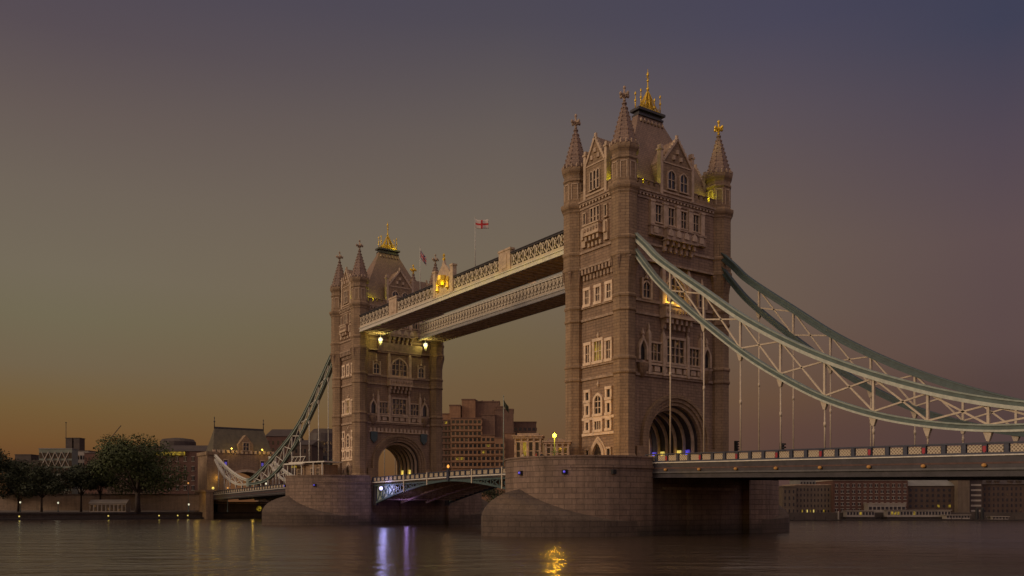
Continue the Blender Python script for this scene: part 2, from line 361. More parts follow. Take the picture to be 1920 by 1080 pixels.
# ------------------------------------------------------------------ bridge piers
def pier(x0, label):
    t = thing('bridge_pier', label, 'bridge pier', (x0, 0, 0), 'stone river piers of the bridge')
    N = 24; HW, YC = 10.65, 12.0
    def nose(s, r=HW, tip=None): # half ring from +x side to -x side round the end at s*y
        o = []
        for i in range(N + 1):
            a = math.pi * i / N; o.append((r * math.cos(a), s * (YC + r * math.sin(a))))
        return o if s > 0 else o[::-1]
    up, dn = nose(1), nose(-1)
    def outline(g=0.0, notch=1.2):
        k = (HW + g) / HW
        U = [(x * k, y + (g if y > YC else 0) * 0) for x, y in up]; D_ = [(x * k, y) for x, y in dn]
        return [(HW + g, 9.3), *U, (-HW - g, 9.3), (-HW - g + notch, 9.3), (-HW - g + notch, -9.3), (-HW - g, -9.3), *D_, (HW + g, -9.3), (HW + g - notch, -9.3), (HW + g - notch, 9.3)]
    m = MB(); m.prism(outline(), -3, 10.9); m.build('body', pier_st, t)
    m = MB(); m.prism(outline(.18), 10.9, 11.2); m.prism(outline(.06), 11.2, 11.5); m.build('string_course', pier_st, t)
    for s in (1, -1): # parapets round both ends
        m = MB(); a = nose(s, HW); i_ = nose(s, HW - .6); aa = [(HW, s * 9.3)] + (a if s > 0 else a[::-1]) + [(-HW, s * 9.3)]; ii = [(HW - .6, s * 9.3)] + (i_ if s > 0 else i_[::-1]) + [(-HW + .6, s * 9.3)]
        rings = []
        for (ax, ay), (bx, by) in zip(aa, ii): rings.append([(ax, ay, 11.5), (ax, ay, 12.25), (bx, by, 12.25), (bx, by, 11.5)])
        m.loft(rings); m.build('parapet', pier_st, t)
        m = MB(); k = (HW + .15) / HW; rings = []
        for (ax, ay), (bx, by) in zip(aa, ii): rings.append([(ax * k, ay * (1.006 if abs(ay) > 12 else 1), 12.25), (ax * k, ay * (1.006 if abs(ay) > 12 else 1), 12.45), (bx, by, 12.45), (bx, by, 12.25)])
        m.loft(rings); m.build('coping', pier_st, t)
        # starling: pointed cutwater, its curved hood rising against the round end
        NN = 36; RO = 17.8; plan = []
        for i in range(NN + 1):
            w = i / NN * 2 - 1; th = math.acos((RO - HW) / RO) * (1 - abs(w)); q = Vector((HW - RO + RO * math.cos(th), YC + RO * math.sin(th)))
            d_ = Vector((q.x, q.y - YC)); c_ = d_.normalized() * (HW - .12); g_ = max(0.0, (d_.length - HW) / 5.65); q.x = max(q.x, 0.0); sg = 1 if w > 0 else -1
            plan.append((sg * q.x, q.y, sg * c_.x, YC + c_.y, g_))
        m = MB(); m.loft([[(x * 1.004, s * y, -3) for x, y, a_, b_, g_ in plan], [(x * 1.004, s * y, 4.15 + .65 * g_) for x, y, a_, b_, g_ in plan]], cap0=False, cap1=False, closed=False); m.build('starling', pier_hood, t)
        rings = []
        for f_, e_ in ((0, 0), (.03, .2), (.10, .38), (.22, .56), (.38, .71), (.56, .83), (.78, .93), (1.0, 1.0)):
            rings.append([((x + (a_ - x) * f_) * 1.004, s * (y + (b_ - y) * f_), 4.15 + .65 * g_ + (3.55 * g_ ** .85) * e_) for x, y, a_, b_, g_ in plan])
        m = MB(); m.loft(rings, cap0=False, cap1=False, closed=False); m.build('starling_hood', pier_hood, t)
    # bearing ledge and buttresses in the recess below the deck
    for s in (1, -1):
        m = MB(); xx = s * (HW - 1.2); m.box(min(xx, xx + s * .5), max(xx, xx + s * .5), -6.5, 7.5, 8.25, 8.6); m.build('ledge', portland_dk, t)
        for y in (-1.2,):
            m = MB(); m.box(min(xx, xx + s * .6), max(xx, xx + s * .6), y - .8, y + .8, -3, 8.25); m.build('buttress', pier_st, t)
    return t
pn = pier(0, 'nearer big granite river pier, under the larger bridge tower'); pf = pier(-82.3, 'farther granite river pier, under the smaller-looking bridge tower')
m = MB(); m.box(-9.4, 9.4, -9.2, 9.2, 10.92, 11.46); tag(m.build('road_on_pier', asphalt), kind='structure')
m = MB(); m.box(-91.7, -72.9, -9.2, 9.2, 10.92, 11.40); tag(m.build('road_on_pier', asphalt), kind='structure')
def pier_lamps(t, spots):
    for x, y, on in spots:
        r = math.hypot(x, abs(y) - 12) if abs(y) > 12 else abs(x)
        b = MB(); b.box(x - .28, x + .28, y - .28, y + .28, 10.1, 10.65); lo = b.build('navigation_lamp', black_m, t)
        if on:
            n = Vector((x, (abs(y) - 12) * (1 if y > 0 else -1), 0)).normalized(); q = Vector((x, y, 10.38)) + n * .3
            MB().ball(tuple(q), .17, 8, 5).build('bulb', lamp_b, lo)
            point('blue_lamp', tuple(Vector((t.location.x, 0, 0)) + q + n * .4), (.2, .15, 1), 1.5, .1)
pier_lamps(pn, [(10.65 * math.cos(a), -12 + 10.65 * math.sin(a), o) for a, o in ((R_(-88), 1), (R_(-52), 1), (R_(-19), 0))])
pier_lamps(pf, [(10.65 * math.cos(a), -12 + 10.65 * math.sin(a), o) for a, o in ((R_(-104), 1), (R_(-48), 1))])

# ------------------------------------------------------------------ bridge towers
def window(parent, fr, uc, z0, z1, w, mull=1, trans=1, sur=.22, arched=False, pane=None, dep=.26, stone=None, head=0.0, d0=0.0):
    f = MB(); st = stone or portland; hw = w / 2
    if arched:
        zs = z1 - hw * .95; f.farch(fr, uc, zs, hw, hw * .95, hw + sur, hw * .95 + sur, d0, d0 + dep, leg=z0, n=10, point=.35)
        top = lambda u: zs + hw * .95 * math.sqrt(max(0, 1 - (u / hw) ** 2)) - .03
    else:
        f.fbox(fr, uc - hw - sur, uc - hw, z0, z1, d0, d0 + dep); f.fbox(fr, uc + hw, uc + hw + sur, z0, z1, d0, d0 + dep)
        f.fbox(fr, uc - hw - sur - head, uc + hw + sur + head, z1, z1 + sur * 1.1, d0, d0 + dep + .05); top = lambda u: z1
    f.fbox(fr, uc - hw - sur - .06, uc + hw + sur + .06, z0 - sur, z0, d0, d0 + dep + .1)
    for i in range(mull):
        u = -hw + w * (i + 1) / (mull + 1); f.fbox(fr, uc + u - .055, uc + u + .055, z0, top(u), d0 + .01, d0 + dep * .72)
    for i in range(trans):
        z = z0 + (z1 - z0) * (i + 1) / (trans + 1); f.fbox(fr, uc - hw, uc + hw, z - .05, z + .05, d0 + .01, d0 + dep * .66)
    o = f.build('window', st, parent)
    p = MB()
    if arched:
        pts = [(uc - hw, z0)] + [(uc + hw, z0)] + [(uc + hw * math.cos(math.pi * i / 10), zs + hw * .95 * math.sin(math.pi * i / 10) * .98) for i in range(11)]
        p.fprism(fr, pts, d0 - .1, d0 + .035)
    else: p.fbox(fr, uc - hw, uc + hw, z0, z1, d0 - .1, d0 + .035)
    p.build('pane', pane or glass, o); return o
def turret(t, sx, sy, lamp=False):
    c = (sx * 5.13, sy * 9.16, 0)
    prof = [(1.75, 11.3), (1.75, 12.7), (1.52, 13.1), (1.52, 23.6), (1.70, 23.8), (1.70, 24.0), (1.58, 24.15), (1.58, 25.45), (1.72, 25.6), (1.72, 25.85), (1.52, 26.1), (1.52, 31.9), (1.70, 32.1),
            (1.70, 32.3), (1.58, 32.45), (1.58, 33.75), (1.72, 33.9), (1.72, 34.15), (1.54, 34.4), (1.54, 36.6), (1.60, 36.8), (1.86, 39.0), (2.0, 39.3), (2.0, 39.6), (1.84, 39.8), (1.84, 41.3),
            (1.98, 41.5), (1.98, 41.8), (1.80, 42.0), (1.80, 47.4), (1.92, 47.6), (1.92, 47.8), (2.12, 48.1), (2.22, 48.3), (2.22, 48.7), (1.80, 48.95), (1.74, 51.9), (1.88, 52.05), (1.88, 52.25), (1.74, 52.4), (1.74, 52.9), (1.98, 53.3), (2.06, 53.5), (2.06, 53.95), (1.7, 53.96)]
    body = MB(); body.lathe(c, prof); b = body.build('turret', granite, t)
    k = MB()
    for i in range(8): # pointed spurs where the shaft turns wider
        a = 2 * math.pi * (i + .5) / 8; u = Vector((math.cos(a), math.sin(a), 0)); w = Vector((-math.sin(a), math.cos(a), 0)); o = Vector(c)
        k.add([o + u * 1.5 + Vector((0, 0, 36.6)), o + u * 1.92 + w * .3 + Vector((0, 0, 39.2)), o + u * 1.92 - w * .3 + Vector((0, 0, 39.2)), o + u * 1.5 + Vector((0, 0, 39.2)), o + u * 2.02 + Vector((0, 0, 38.9))], [(0, 1, 4), (0, 4, 2), (1, 3, 2), (0, 3, 1), (0, 2, 3), (1, 2, 4)])
    k.build('spur', granite_d, b)
    k = MB()
    for i in range(16): # little merlons round the eaves
        a = 2 * math.pi * (i + .5) / 16; q = Vector(c) + Vector((math.cos(a), math.sin(a), 0)) * 1.88
        k.lathe((q.x, q.y, 0), [(.17, 53.9), (.17, 54.35), (.05, 54.5)], 4)
    k.build('cresting', portland_dk, b)
    k = MB()
    for i in range(8): # blind panels on the upper stage
        a = 2 * math.pi * i / 8; u = Vector((math.cos(a), math.sin(a), 0)); w = Vector((-math.sin(a), math.cos(a), 0)); o = Vector(c) + u * 1.62
        for s_ in (-.42, .42): k.bar(o + w * s_ + Vector((0, 0, 49.4)), o + w * s_ + Vector((0, 0, 51.6)), .12, .14, side=w)
        k.bar(o - w * .48 + Vector((0, 0, 51.6)), o + w * .48 + Vector((0, 0, 51.6)), .14, .14, side=u)
    k.build('panel_tracery', portland, b)
    sp = MB(); sp.lathe(c, [(1.86, 53.97), (1.30, 55.9), (1.33, 55.95), (1.28, 56.05), (.75, 57.9), (.78, 57.95), (.73, 58.05), (.24, 59.6), (.36, 59.7), (.36, 59.85), (.2, 59.95)])
    for i in range(8):
        a = 2 * math.pi * (i + .5) / 8
        for j in range(9):
            f = j / 9; r = 1.84 + (.24 - 1.84) * f; sp.lathe((c[0] + r * math.cos(a), c[1] + r * math.sin(a), 53.97 + 5.6 * f + .1), [(.09, -.1), (.13, .05), (.03, .2)], 4)
    s_ = sp.build('spire', slate, b)
    x = MB(); g = lambda z: (c[0], c[1], z)
    x.tube([g(59.9), g(61.9)], [.17, .13], 6)
    for dx, dy in ((1, 0), (-1, 0), (0, 1), (0, -1)):
        x.bar(g(60.95), (c[0] + dx * .62, c[1] + dy * .62, 60.95), .2, .26); x.ball((c[0] + dx * .68, c[1] + dy * .68, 60.95), .2, 6, 4, 1.5)
        x.bar((c[0], c[1], 60.55), (c[0] + dx * .4, c[1] + dy * .4, 60.75), .14, .18)
    x.ball(g(61.9), .22, 6, 4, 1.3); x.ball(g(60.95), .26, 6, 4); x.ball(g(60.2), .24, 6, 4, .6)
    x.build('cross', portland_dk if not lamp else gold, b)
    return b
def dormer(t, fr, w, lightwin, back):
    d = MB(); d.fprism(fr, [(-w, 48.72), (w, 48.72), (w, 53.3), (0, 56.75), (-w, 53.3)], -back, .12); b = d.build('dormer', granite, t)
    c = MB()
    for s in (-1, 1):
        n_ = 7
        for i in range(n_):
            f = i / n_; u = s * w * (1 - f); z = 53.3 + 3.45 * f; c.fbox(fr, u - .13, u + .13, z + .2, z + .55, -.15, .28)
        p0, p1 = fr(s * (w + .1), 53.35, .05), fr(0, 56.95, .05); c.bar(p0, p1, .5, .3, side=Vector(fr(0, 0, 1)) - Vector(fr(0, 0, 0)))
        c.fbox(fr, s * (w + .26) - .24, s * (w + .26) + .24, 48.72, 54.9, -.5, .24)
        c.fbox(fr, s * (w + .26) - .34, s * (w + .26) + .34, 54.9, 55.15, -.6, .34); c.fbox(fr, s * (w + .26) - .22, s * (w + .26) + .22, 55.15, 55.6, -.45, .2)
    c.fbox(fr, -.17, .17, 56.9, 57.5, -.1, .2); c.fbox(fr, -w, w, 49.15, 49.4, .12, .25); c.fbox(fr, -w, w, 53.2, 53.35, .12, .22)
    for u, z in ((0, 55.1), (-.7, 54.2), (.7, 54.2)): c.lathe(fr(u, z, .12), [(.28, -.28), (.28, .28)], 6)
    c.build('coping', portland, b)
    r = MB()
    for s in (-1, 1):
        P = lambda u, z, dd: fr(s * u, z, dd)
        r.hexa([P(w + .05, 53.25, -back - 1.0), P(w + .05, 53.25, -.2), P(0, 56.7, -.2), P(0, 56.7, -back - 1.0), P(w + .1, 53.5, -back - 1.0), P(w + .1, 53.5, -.2), P(0, 57.0, -.2), P(0, 57.0, -back - 1.0)])
    r.build('dormer_roof', slate, b)
    for uc, ww, mu in lightwin: window(b, fr, uc, 49.75, 52.3, ww, mu, 1, .16, True, None, .2, portland, 0, .12)
def tower(x0, label, far):
    t = thing('bridge_tower', label, 'bridge tower', (x0, 0, 0), 'gothic stone towers of the bridge')
    LX, LY, UX, UY = 5.25, 9.25, 5.7, 9.75
    aw, ah, zs = 5.0, 4.85, 15.2
    arc = [(aw * math.cos(math.pi * i / 24), zs + ah * math.sin(math.pi * i / 24)) for i in range(25)]
    pts = [(-LY, 11.3), (-aw, 11.3)] + arc[::-1] + [(aw, 11.3), (LY, 11.3), (LY, 39.2), (-LY, 39.2)]
    m = MB(); m.fprism(PX(0), pts, -LX, LX); m.build('lower_wall', granite_d, t)
    m = MB(); m.box(-UX, UX, -UY, UY, 39.2, 48.3); m.build('upper_wall', granite_d, t)
    for z in (23.86, 25.65, 32.17, 33.93):
        m = MB(); m.box(-LX - .22, LX + .22, -LY - .22, LY + .22, z - .14, z + .2); m.build('string_course', portland_dk, t)
    for z, e in ((39.35, .18), (41.55, .2), (47.75, .12)):
        m = MB(); m.box(-UX - e, UX + e, -UY - e, UY + e, z - .12, z + .18); m.build('string_course', portland_dk, t)
    m = MB(); m.box(-UX - .35, UX + .35, -UY - .35, UY + .35, 48.25, 48.5); m.box(-UX - .5, UX + .5, -UY - .5, UY + .5, 48.5, 48.72); m.build('cornice', portland_dk, t)
    m = MB() # corbel table under the cornice
    for fr, hwid in ((PX(UX), 7.4), (NY(UY), 3.4), (NX(UX), 7.4), (PY(UY), 3.4)):
        n = int(hwid * 2 / .62)
        for i in range(n): u = -hwid + (i + .5) * 2 * hwid / n; m.fbox(fr, u - .15, u + .15, 47.98, 48.25, 0, .32)
    m.build('corbel_table', portland, t)
    for sx in (-1, 1):
        for sy in (-1, 1): turret(t, sx, sy, (sx == -1 and sy == 1) if far else (sx == 1 and sy == 1))
    # battlements between turrets and dormers
    for fr, spans in ((PX(UX), ((-7.4, -3.3), (3.3, 7.4))), (NX(UX), ((-7.4, -3.3), (3.3, 7.4))), (NY(UY), ((-3.4, -2.55), (2.55, 3.4))), (PY(UY), ((-3.4, -2.55), (2.55, 3.4)))):
        for a, b in spans:
            m = MB(); m.fbox(fr, a, b, 48.72, 49.5, -.35, .1); n = max(1, round((b - a) / 1.15))
            for i in range(n):
                u = a + (i + .5) * (b - a) / n; m.fbox(fr, u - .32, u + .32, 49.5, 50.05, -.35, .1); m.fbox(fr, u - .38, u + .38, 50.05, 50.2, -.42, .17)
            m.build('battlement', granite, t)
    # roof
    m = MB(); m.loft([[(sx * a, sy * b, z) for sx, sy in ((-1, -1), (1, -1), (1, 1), (-1, 1))] for a, b, z in ((4.75, 8.3, 49.0), (4.55, 7.95, 50.6), (.62, 2.55, 61.2), (.55, 2.35, 62.0))]); rf = m.build('roof', slate, t)
    m = MB(); m.box(-.75, .75, -2.6, 2.6, 61.75, 62.0); m.box(-.55, .55, -2.4, 2.4, 62.0, 62.45); m.box(-.95, .95, -2.8, 2.8, 62.45, 62.8); m.v = [(x, y * .93, z) for x, y, z in m.v]; m.build('platform', lead, rf)
    m = MB()
    for s in (-1, 1):
        for i in range(7): u = -2.1 + i * .7; m.lathe((s * .86, u, 61.0), [(.17, -.2), (.2, 0), (.05, .32)], 5)
    m.build('roof_ornament', portland_dk, rf)
    m = MB(); m.box(-.8, .8, -2.6, -2.5, 63.0, 63.12); m.box(-.8, .8, 2.5, 2.6, 63.0, 63.12); m.box(-.85, -.75, -2.6, 2.6, 63.0, 63.12); m.box(.75, .85, -2.6, 2.6, 63.0, 63.12)
    for sx in (-1, 1):
        for i in range(11): y = -2.55 + i * .51; m.box(sx * .8 - .05, sx * .8 + .05, y - .05, y + .05, 62.8, 63.35); m.lathe((sx * .8, y, 63.35), [(.12, 0), (.1, .12), (.02, .25)], 4)
        for sy in (-1, 1):
            m.tube([(sx * .8, sy * 2.55, 62.8), (sx * .8, sy * 2.55, 65.3)], [.13, .07], 6); m.ball((sx * .8, sy * 2.55, 64.3), .24, 6, 4); m.ball((sx * .8, sy * 2.55, 65.3), .2, 6, 4, 1.4)
            m.tube([(sx * .7, sy * 2.0, 63.0), (sx * .5, sy * 1.25, 64.1), (sx * .12, sy * .3, 65.6), (0, 0, 66.0)], [.13, .12, .1, .1], 5)
        m.tube([(0, sx * 1.9, 62.9), (0, sx * 1.0, 64.4), (0, 0, 65.9)], .13, 5); m.tube([(sx * .7, 0, 62.9), (sx * .4, 0, 64.4), (0, 0, 65.9)], .13, 5)
        m.bar((0, sx * 1.5, 63.5), (0, sx * .6, 64.9), .1, .5); m.bar((0, 0, 63.2), (0, sx * 1.0, 63.6), .1, .9)
    m.tube([(0, 0, 62.8), (0, 0, 66.0), (0, 0, 69.1)], [.3, .16, .05], 6); m.ball((0, 0, 66.2), .3, 8, 5); m.ball((0, 0, 67.4), .24, 8, 5); m.ball((0, 0, 68.3), .26, 8, 5, 1.3); m.bar((0, -.4, 67.85), (0, .4, 67.85), .12, .12)
    m.v = [(x * .72, y * .74, z) for x, y, z in m.v]; m.build('crest', gold, rf)
    # dormers
    for fr in (PX(UX), NX(UX)): dormer(t, fr, 2.75, ((-1.18, 1.35, 1), (1.18, 1.35, 1)), 3.2)
    for fr in (NY(UY), PY(UY)): dormer(t, fr, 1.95, ((-.72, .42, 0), (0, .42, 0), (.72, .42, 0)), 3.6)
    # ---- river-side face (towards -Y)
    fu, fl = NY(UY), NY(LY)
    for uc in (-.68, 0, .68): window(t, fu, uc, 44.85, 47.2, .42, 0, 1, .13)
    for uc in (-2.25, 2.25): window(t, fu, uc, 45.4, 46.9, .36, 0, 0, .16, pane=glass)
    b = MB(); b.fbox(fu, -1.55, 1.55, 43.55, 44.75, 0, .95); b.fbox(fu, -1.7, 1.7, 44.75, 44.95, 0, 1.1); b.fbox(fu, -1.7, 1.7, 43.35, 43.55, 0, 1.1); bo = b.build('balcony', portland, t)
    b = MB()
    for i in range(4): u = -1.2 + i * .8; b = MB(); b.fbox(fu, u - .2, u + .2, 42.0, 42.7, .0, .35); b.fbox(fu, u - .2, u + .2, 42.7, 43.35, .0, .85); b.build('corbel', portland, bo)
    b = MB()
    for i in range(5): u = -1.24 + i * .62; b.lathe(fu(u, 44.15, .97), [(.2, -.2), (.2, .2)], 4)
    b.build('tracery', portland_dk, bo)
    for s in (-1, 1):
        b = MB(); b.fbox(fu, s * 2.35 - .4, s * 2.35 + .4, 42.2, 44.9, 0, .35); b.fbox(fu, s * 2.35 - .25, s * 2.35 + .25, 43.2, 44.6, .35, .6); b.build('niche', portland, t)
    b = MB()
    for i in range(9):
        u = -2.9 + i * .725; b = MB(); b.fbox(fl, u - .2, u + .2, 37.75, 38.5, 0, .28); b.fbox(fl, u - .2, u + .2, 38.5, 39.2, 0, .62); b.build('corbel', portland_dk, t)
    for uc in (-2.3, 0, 2.3): window(t, fl, uc, 34.35, 36.3, .8, 1, 1, .38, pane=glass_w if uc < 0 else glass, stone=white_stone)
    for uc, w, pn_ in ((-2.2, .8, glass_w), (0, 1.5, glass_y), (2.2, .8, glass_w)): window(t, fl, uc, 26.15, 28.6 + (.25 if uc == 0 else 0), w, 2 if uc == 0 else 1, 1, .38, pane=pn_, stone=white_stone)
    for uc in (-2.25, 2.25):
        window(t, fl, uc, 20.9, 22.0, .66, 0, 0, .36, stone=white_stone); window(t, fl, uc, 18.85, 20.1, .55, 0, 0, .36, stone=white_stone); window(t, fl, uc, 16.7, 17.8, .55, 0, 0, .36, stone=white_stone)
    window(t, fl, 0, 18.85, 21.4, 1.3, 1, 2, .36, arched=True, stone=white_stone); window(t, fl, 0, 16.65, 17.8, 1.3, 2, 0, .36, stone=white_stone)
    b = MB(); b.fbox(fl, -3.4, 3.4, 18.08, 18.46, 0, .24); b.fbox(fl, -3.4, 3.4, 15.9, 16.28, 0, .24); b.build('band', white_stone, t)
    b = MB(); b.farch(fl, 0, 13.3, .95, 1.5, 1.45, 2.1, 0, .4, leg=11.4, point=.4, n=14); b.farch(fl, 0, 13.3, 1.45, 2.1, 1.7, 2.45, 0, .2, leg=11.4, point=.4, n=14); dr = b.build('doorway', portland, t)
    b = MB(); b.fprism(fl, [(-.95, 11.4), (.95, 11.4), (.95, 13.3), (.5, 14.3), (0, 14.75), (-.5, 14.3), (-.95, 13.3)], -.05, .06); b.build('door', glass_w, dr)
    for uc in (-2.25, 2.25): window(t, fl, uc, 12.6, 13.9, .6, 0, 0, .22)
    for z in (29.6, 22.9):
        b = MB(); b.lathe(fl(0, z, .1), [(.12, -.3), (.28, 0), (.05, .55)], 5); b.build('boss', portland, t)
    # ---- road face (towards +X)
    fu, fl = PX(UX), PX(LX)
    for uc in (-3.65, -1.22, 1.22, 3.65): window(t, fu, uc, 44.75, 47.1, 1.05, 1, 1, .16, pane=glass)
    b = MB()
    for uc in (-4.85, -2.43, 0, 2.43, 4.85): b = MB(); b.fbox(fu, uc - .36, uc + .36, 44.3, 47.35, 0, .42); b.fbox(fu, uc - .42, uc + .42, 47.35, 47.6, 0, .5); b.build('pilaster', portland, t)
    b = MB(); b.fbox(fu, -5.3, 5.3, 43.0, 44.05, 0, .45); b.fbox(fu, -5.4, 5.4, 44.05, 44.3, 0, .6); b.fbox(fu, -5.4, 5.4, 42.8, 43.0, 0, .6)
    b.fbox(fu, -2.9, 2.9, 42.55, 43.9, .45, 1.15); b.fbox(fu, -3.0, 3.0, 43.9, 44.1, .45, 1.3); b.fbox(fu, -3.0, 3.0, 42.35, 42.55, .0, 1.3); bo = b.build('balcony', portland_dk, t)
    b = MB()
    for u in (-2.3, -.77, .77, 2.3): b.fprism(fu, [(u - .45, 42.9), (u + .45, 42.9), (u + .45, 43.5), (u, 43.95), (u - .45, 43.5)], 1.15, 1.3)
    for u in (-4.4, 4.4): b.fbox(fu, u - .4, u + .4, 43.1, 43.95, .45, .6)
    b.build('shield_panel', portland, bo)
    b = MB()
    for i in range(6): u = -2.6 + i * 1.04; b = MB(); b.fbox(fu, u - .2, u + .2, 41.75, 42.35, .2, 1.0); b.fbox(fu, u - .2, u + .2, 41.0, 41.75, 0, .5); b.build('corbel', portland, bo)
    # storey with the balcony
    for uc in (-5.4, 5.4):
        window(t, fl, uc, 34.35, 36.5, 1.25, 1, 1, .24, arched=True); b = MB(); b.lathe(fl(uc, 37.2, .15), [(.35, -.3), (.12, .2), (.22, .4), (.03, 1.4)], 5); b.fbox(fl, uc - .95, uc - .7, 34.2, 37.0, .0, .35); b.fbox(fl, uc + .7, uc + .95, 34.2, 37.0, 0, .35); b.build('pinnacle', portland, t)
    window(t, fl, 0, 34.25, 37.9, 3.6, 3, 2, .35, arched=True, dep=.4, pane=glass_w)
    b = MB()
    for s in (-1, 1):
        b = MB(); b.fbox(fl, s * 2.5 - .3, s * 2.5 + .3, 32.0, 38.3, 0, .6); b.lathe(fl(s * 2.5, 38.3, .3), [(.4, 0), (.1, 1.0)], 4); b.build('buttress', portland, t)
    b = MB(); b.fbox(fl, -2.75, 2.75, 32.15, 33.5, .3, 1.25); b.fbox(fl, -2.9, 2.9, 33.5, 33.75, 0, 1.4); b.fbox(fl, -2.9, 2.9, 31.9, 32.15, 0, 1.4); bo = b.build('balcony', portland, t)
    b = MB()
    for i in range(6): u = -2.3 + i * .92; b = MB(); b.fbox(fl, u - .2, u + .2, 31.2, 31.9, 0, 1.1); b.fbox(fl, u - .2, u + .2, 30.5, 31.2, 0, .6); b.build('corbel', portland, bo)
    b = MB()
    for i in range(9): u = -2.4 + i * .6; b.lathe(fl(u, 32.8, 1.28), [(.22, -.22), (.22, .22)], 4)
    b.build('tracery', portland_dk, bo)
    if not far:
        for u in (-1.6, 0, 1.6): l = MB(); l.fbox(fl, u - .2, u + .2, 33.78, 34.1, 1.0, 1.3); lo = l.build('floodlight', lamp_y, bo)
        point('balcony_light', (x0 + LX + 1.7, -.6, 34.0), (1, .62, .08), 60, .3); point('balcony_light', (x0 + LX + .9, -1.8, 34.3), (1, .62, .08), 40, .3)
    # great window storey
    window(t, fl, 0, 25.95, 29.2, 3.3, 3, 2, .3, dep=.35, pane=glass_w)
    for uc in (-3.75, 3.75): window(t, fl, uc, 25.95, 28.3, 2.0, 2, 1, .22, dep=.3, pane=glass_w)
    b = MB()
    for u in (-5.05, -2.35, 2.35, 5.05): b.fbox(fl, u - .25, u + .25, 24.0, 29.6, 0, .5); b.lathe(fl(u, 29.6, .25), [(.34, 0), (.12, .5), (.2, .7), (.03, 1.4)], 4); b.build('pilaster', portland, t); b = MB()
    for uc in (-6.2, 6.2):
        b = MB(); b.farch(fl, uc, 27.4, .55, 1.1, .85, 1.55, 0, .5, leg=25.9, point=.6, n=12); b.lathe(fl(uc, 28.9, .3), [(.2, 0), (.12, .3), (.25, .5), (.03, 1.2)], 5); nb = b.build('niche', portland, t)
        b = MB(); b.fprism(fl, [(uc - .55, 25.9), (uc + .55, 25.9), (uc + .55, 27.4), (uc, 28.4), (uc - .55, 27.4)], -.1, .04); b.build('pane', glass, nb)
    b = MB(); b.fbox(fl, -5.8, 5.8, 24.05, 24.35, .22, .4); b.fbox(fl, -5.8, 5.8, 25.3, 25.6, .22, .42)
    for i in range(8): u = -4.9 + i * 1.4; b.fbox(fl, u - .5, u + .5, 24.5, 25.2, 0, .3)
    b.build('panel_band', portland, t)
    for uc in (-6.2, 6.2):
        b = MB(); b.lathe(fl(uc, 24.6, .2), [(.15, -1.1), (.5, -.6), (.75, .1), (.85, .5), (.85, .8)], 8); b.build('oriel_corbel', granite, t)
    if far:
        b = MB(); b.fbox(fl, -7.2, 7.2, 21.9, 22.1, 0, .3)
        for i in range(16): u = -6.7 + i * .9; b.fbox(fl, u - .25, u + .25, 22.1, 22.8, 0, .25)
        b.build('dentil_band', portland, t)
        for uc in (-6.0, 6.0): b = MB(); b.fprism(fl, [(uc - .75, 20.4), (uc, 19.6), (uc + .75, 20.4), (uc + .75, 22.0), (uc - .75, 22.0)], 0, .4); b.build('shield', steel_teal, t)
        b = MB(); b.fprism(NY(-0.0), [(LX, 38.9), (LX + .35, 38.9), (UX + .9, 40.9), (UX, 40.9)], -5.2, 5.2); b.build('cove', portland, t)
        for y, z in ((-5.4, 41.2), (5.4, 41.2)):
            q = LX + 2.1; b = MB(); b.tube([(LX, y, z + 1.2), (q, y, z + 1.2), (q, y, z + .5)], .08, 5); b.lathe((q, y, z), [(.2, -1.2), (.38, -.7), (.42, -.3)], 8); lo = b.build('lantern', steel_white, t)
            MB().ball((q, y, z + .05), .5, 10, 6).build('globe', lamp_w, lo)
            point('lantern_light', (x0 + q + .75, y - .4, z - .15), (1, .86, .22), 140, .4)
    # archway
    for fr in (PX(LX), NX(LX)):
        b = MB(); b.farch(fr, 0, zs, 5.0, 4.85, 5.5, 5.35, -.02, .22, leg=11.4, n=28); b.farch(fr, 0, zs, 5.5, 5.35, 6.0, 5.85, -.02, .42, leg=11.4, n=28); b.farch(fr, 0, zs, 6.0, 5.85, 6.45, 6.35, -.02, .62, leg=11.4, n=28); b.build('arch_moulding', granite, t)
        b = MB()
        for s in (-1, 1): b = MB(); b.fbox(fr, s * 6.9 - .7, s * 6.9 + .7, 11.4, 14.2, 0, .7); b.build('plinth', granite, t)
    b = MB(); b.farch(PX(0), 0, zs, 4.9, 4.75, 4.985, 4.835, -4.9, 4.9, leg=11.5, n=24); b.build('arch_shade_sheet', girder_m, t)  # dark sheet added over the tunnel wall to paint in its shade
    for i in range(6):
        x = -4.3 + i * 1.72; fr = PX(x); b = MB(); b.farch(fr, 0, zs, 4.45, 4.3, 4.9, 4.75, -.12, .12, leg=11.9, n=24); b.build('arch_rib', portland, t)
    return t
tn = tower(0, 'larger gothic stone bridge tower with spired turrets, where the pale chain begins', False)
tf = tower(-82.3, 'smaller-looking gothic bridge tower beyond the high walkways, lit lanterns on its face', True)
# lamps inside the archways
def arch_lamps(t, x0, sets):
    for x, y, mat, col, pw in sets:
        b = MB(); b.box(x - .3, x + .3, y - .15, y + .15, 12.6, 14.2); b.box(x - .36, x + .36, y - .2, y + .2, 12.2, 12.6); b.build('uplight', mat, t)
        point('arch_light', (x0 + x, y - .45, 13.5), col, pw, .2)
arch_lamps(tn, 0, [(3.4, 4.6, lamp_b, (.25, .3, 1), 9), (2.2 - .1, 4.6, lamp_y, (1, .6, .05), 0.1)][:1] + [(1.7, 4.6, lamp_y, (1, .6, .05), 9), (-1.7, 4.6, lamp_y, (1, .6, .05), 9), (-3.4, 4.6, lamp_b, (.25, .3, 1), 9)])
arch_lamps(tf, -82.3, [(1.7, 4.6, lamp_y, (1, .6, .05), 6), (-1.7, 4.6, lamp_y, (1, .6, .05), 6)])
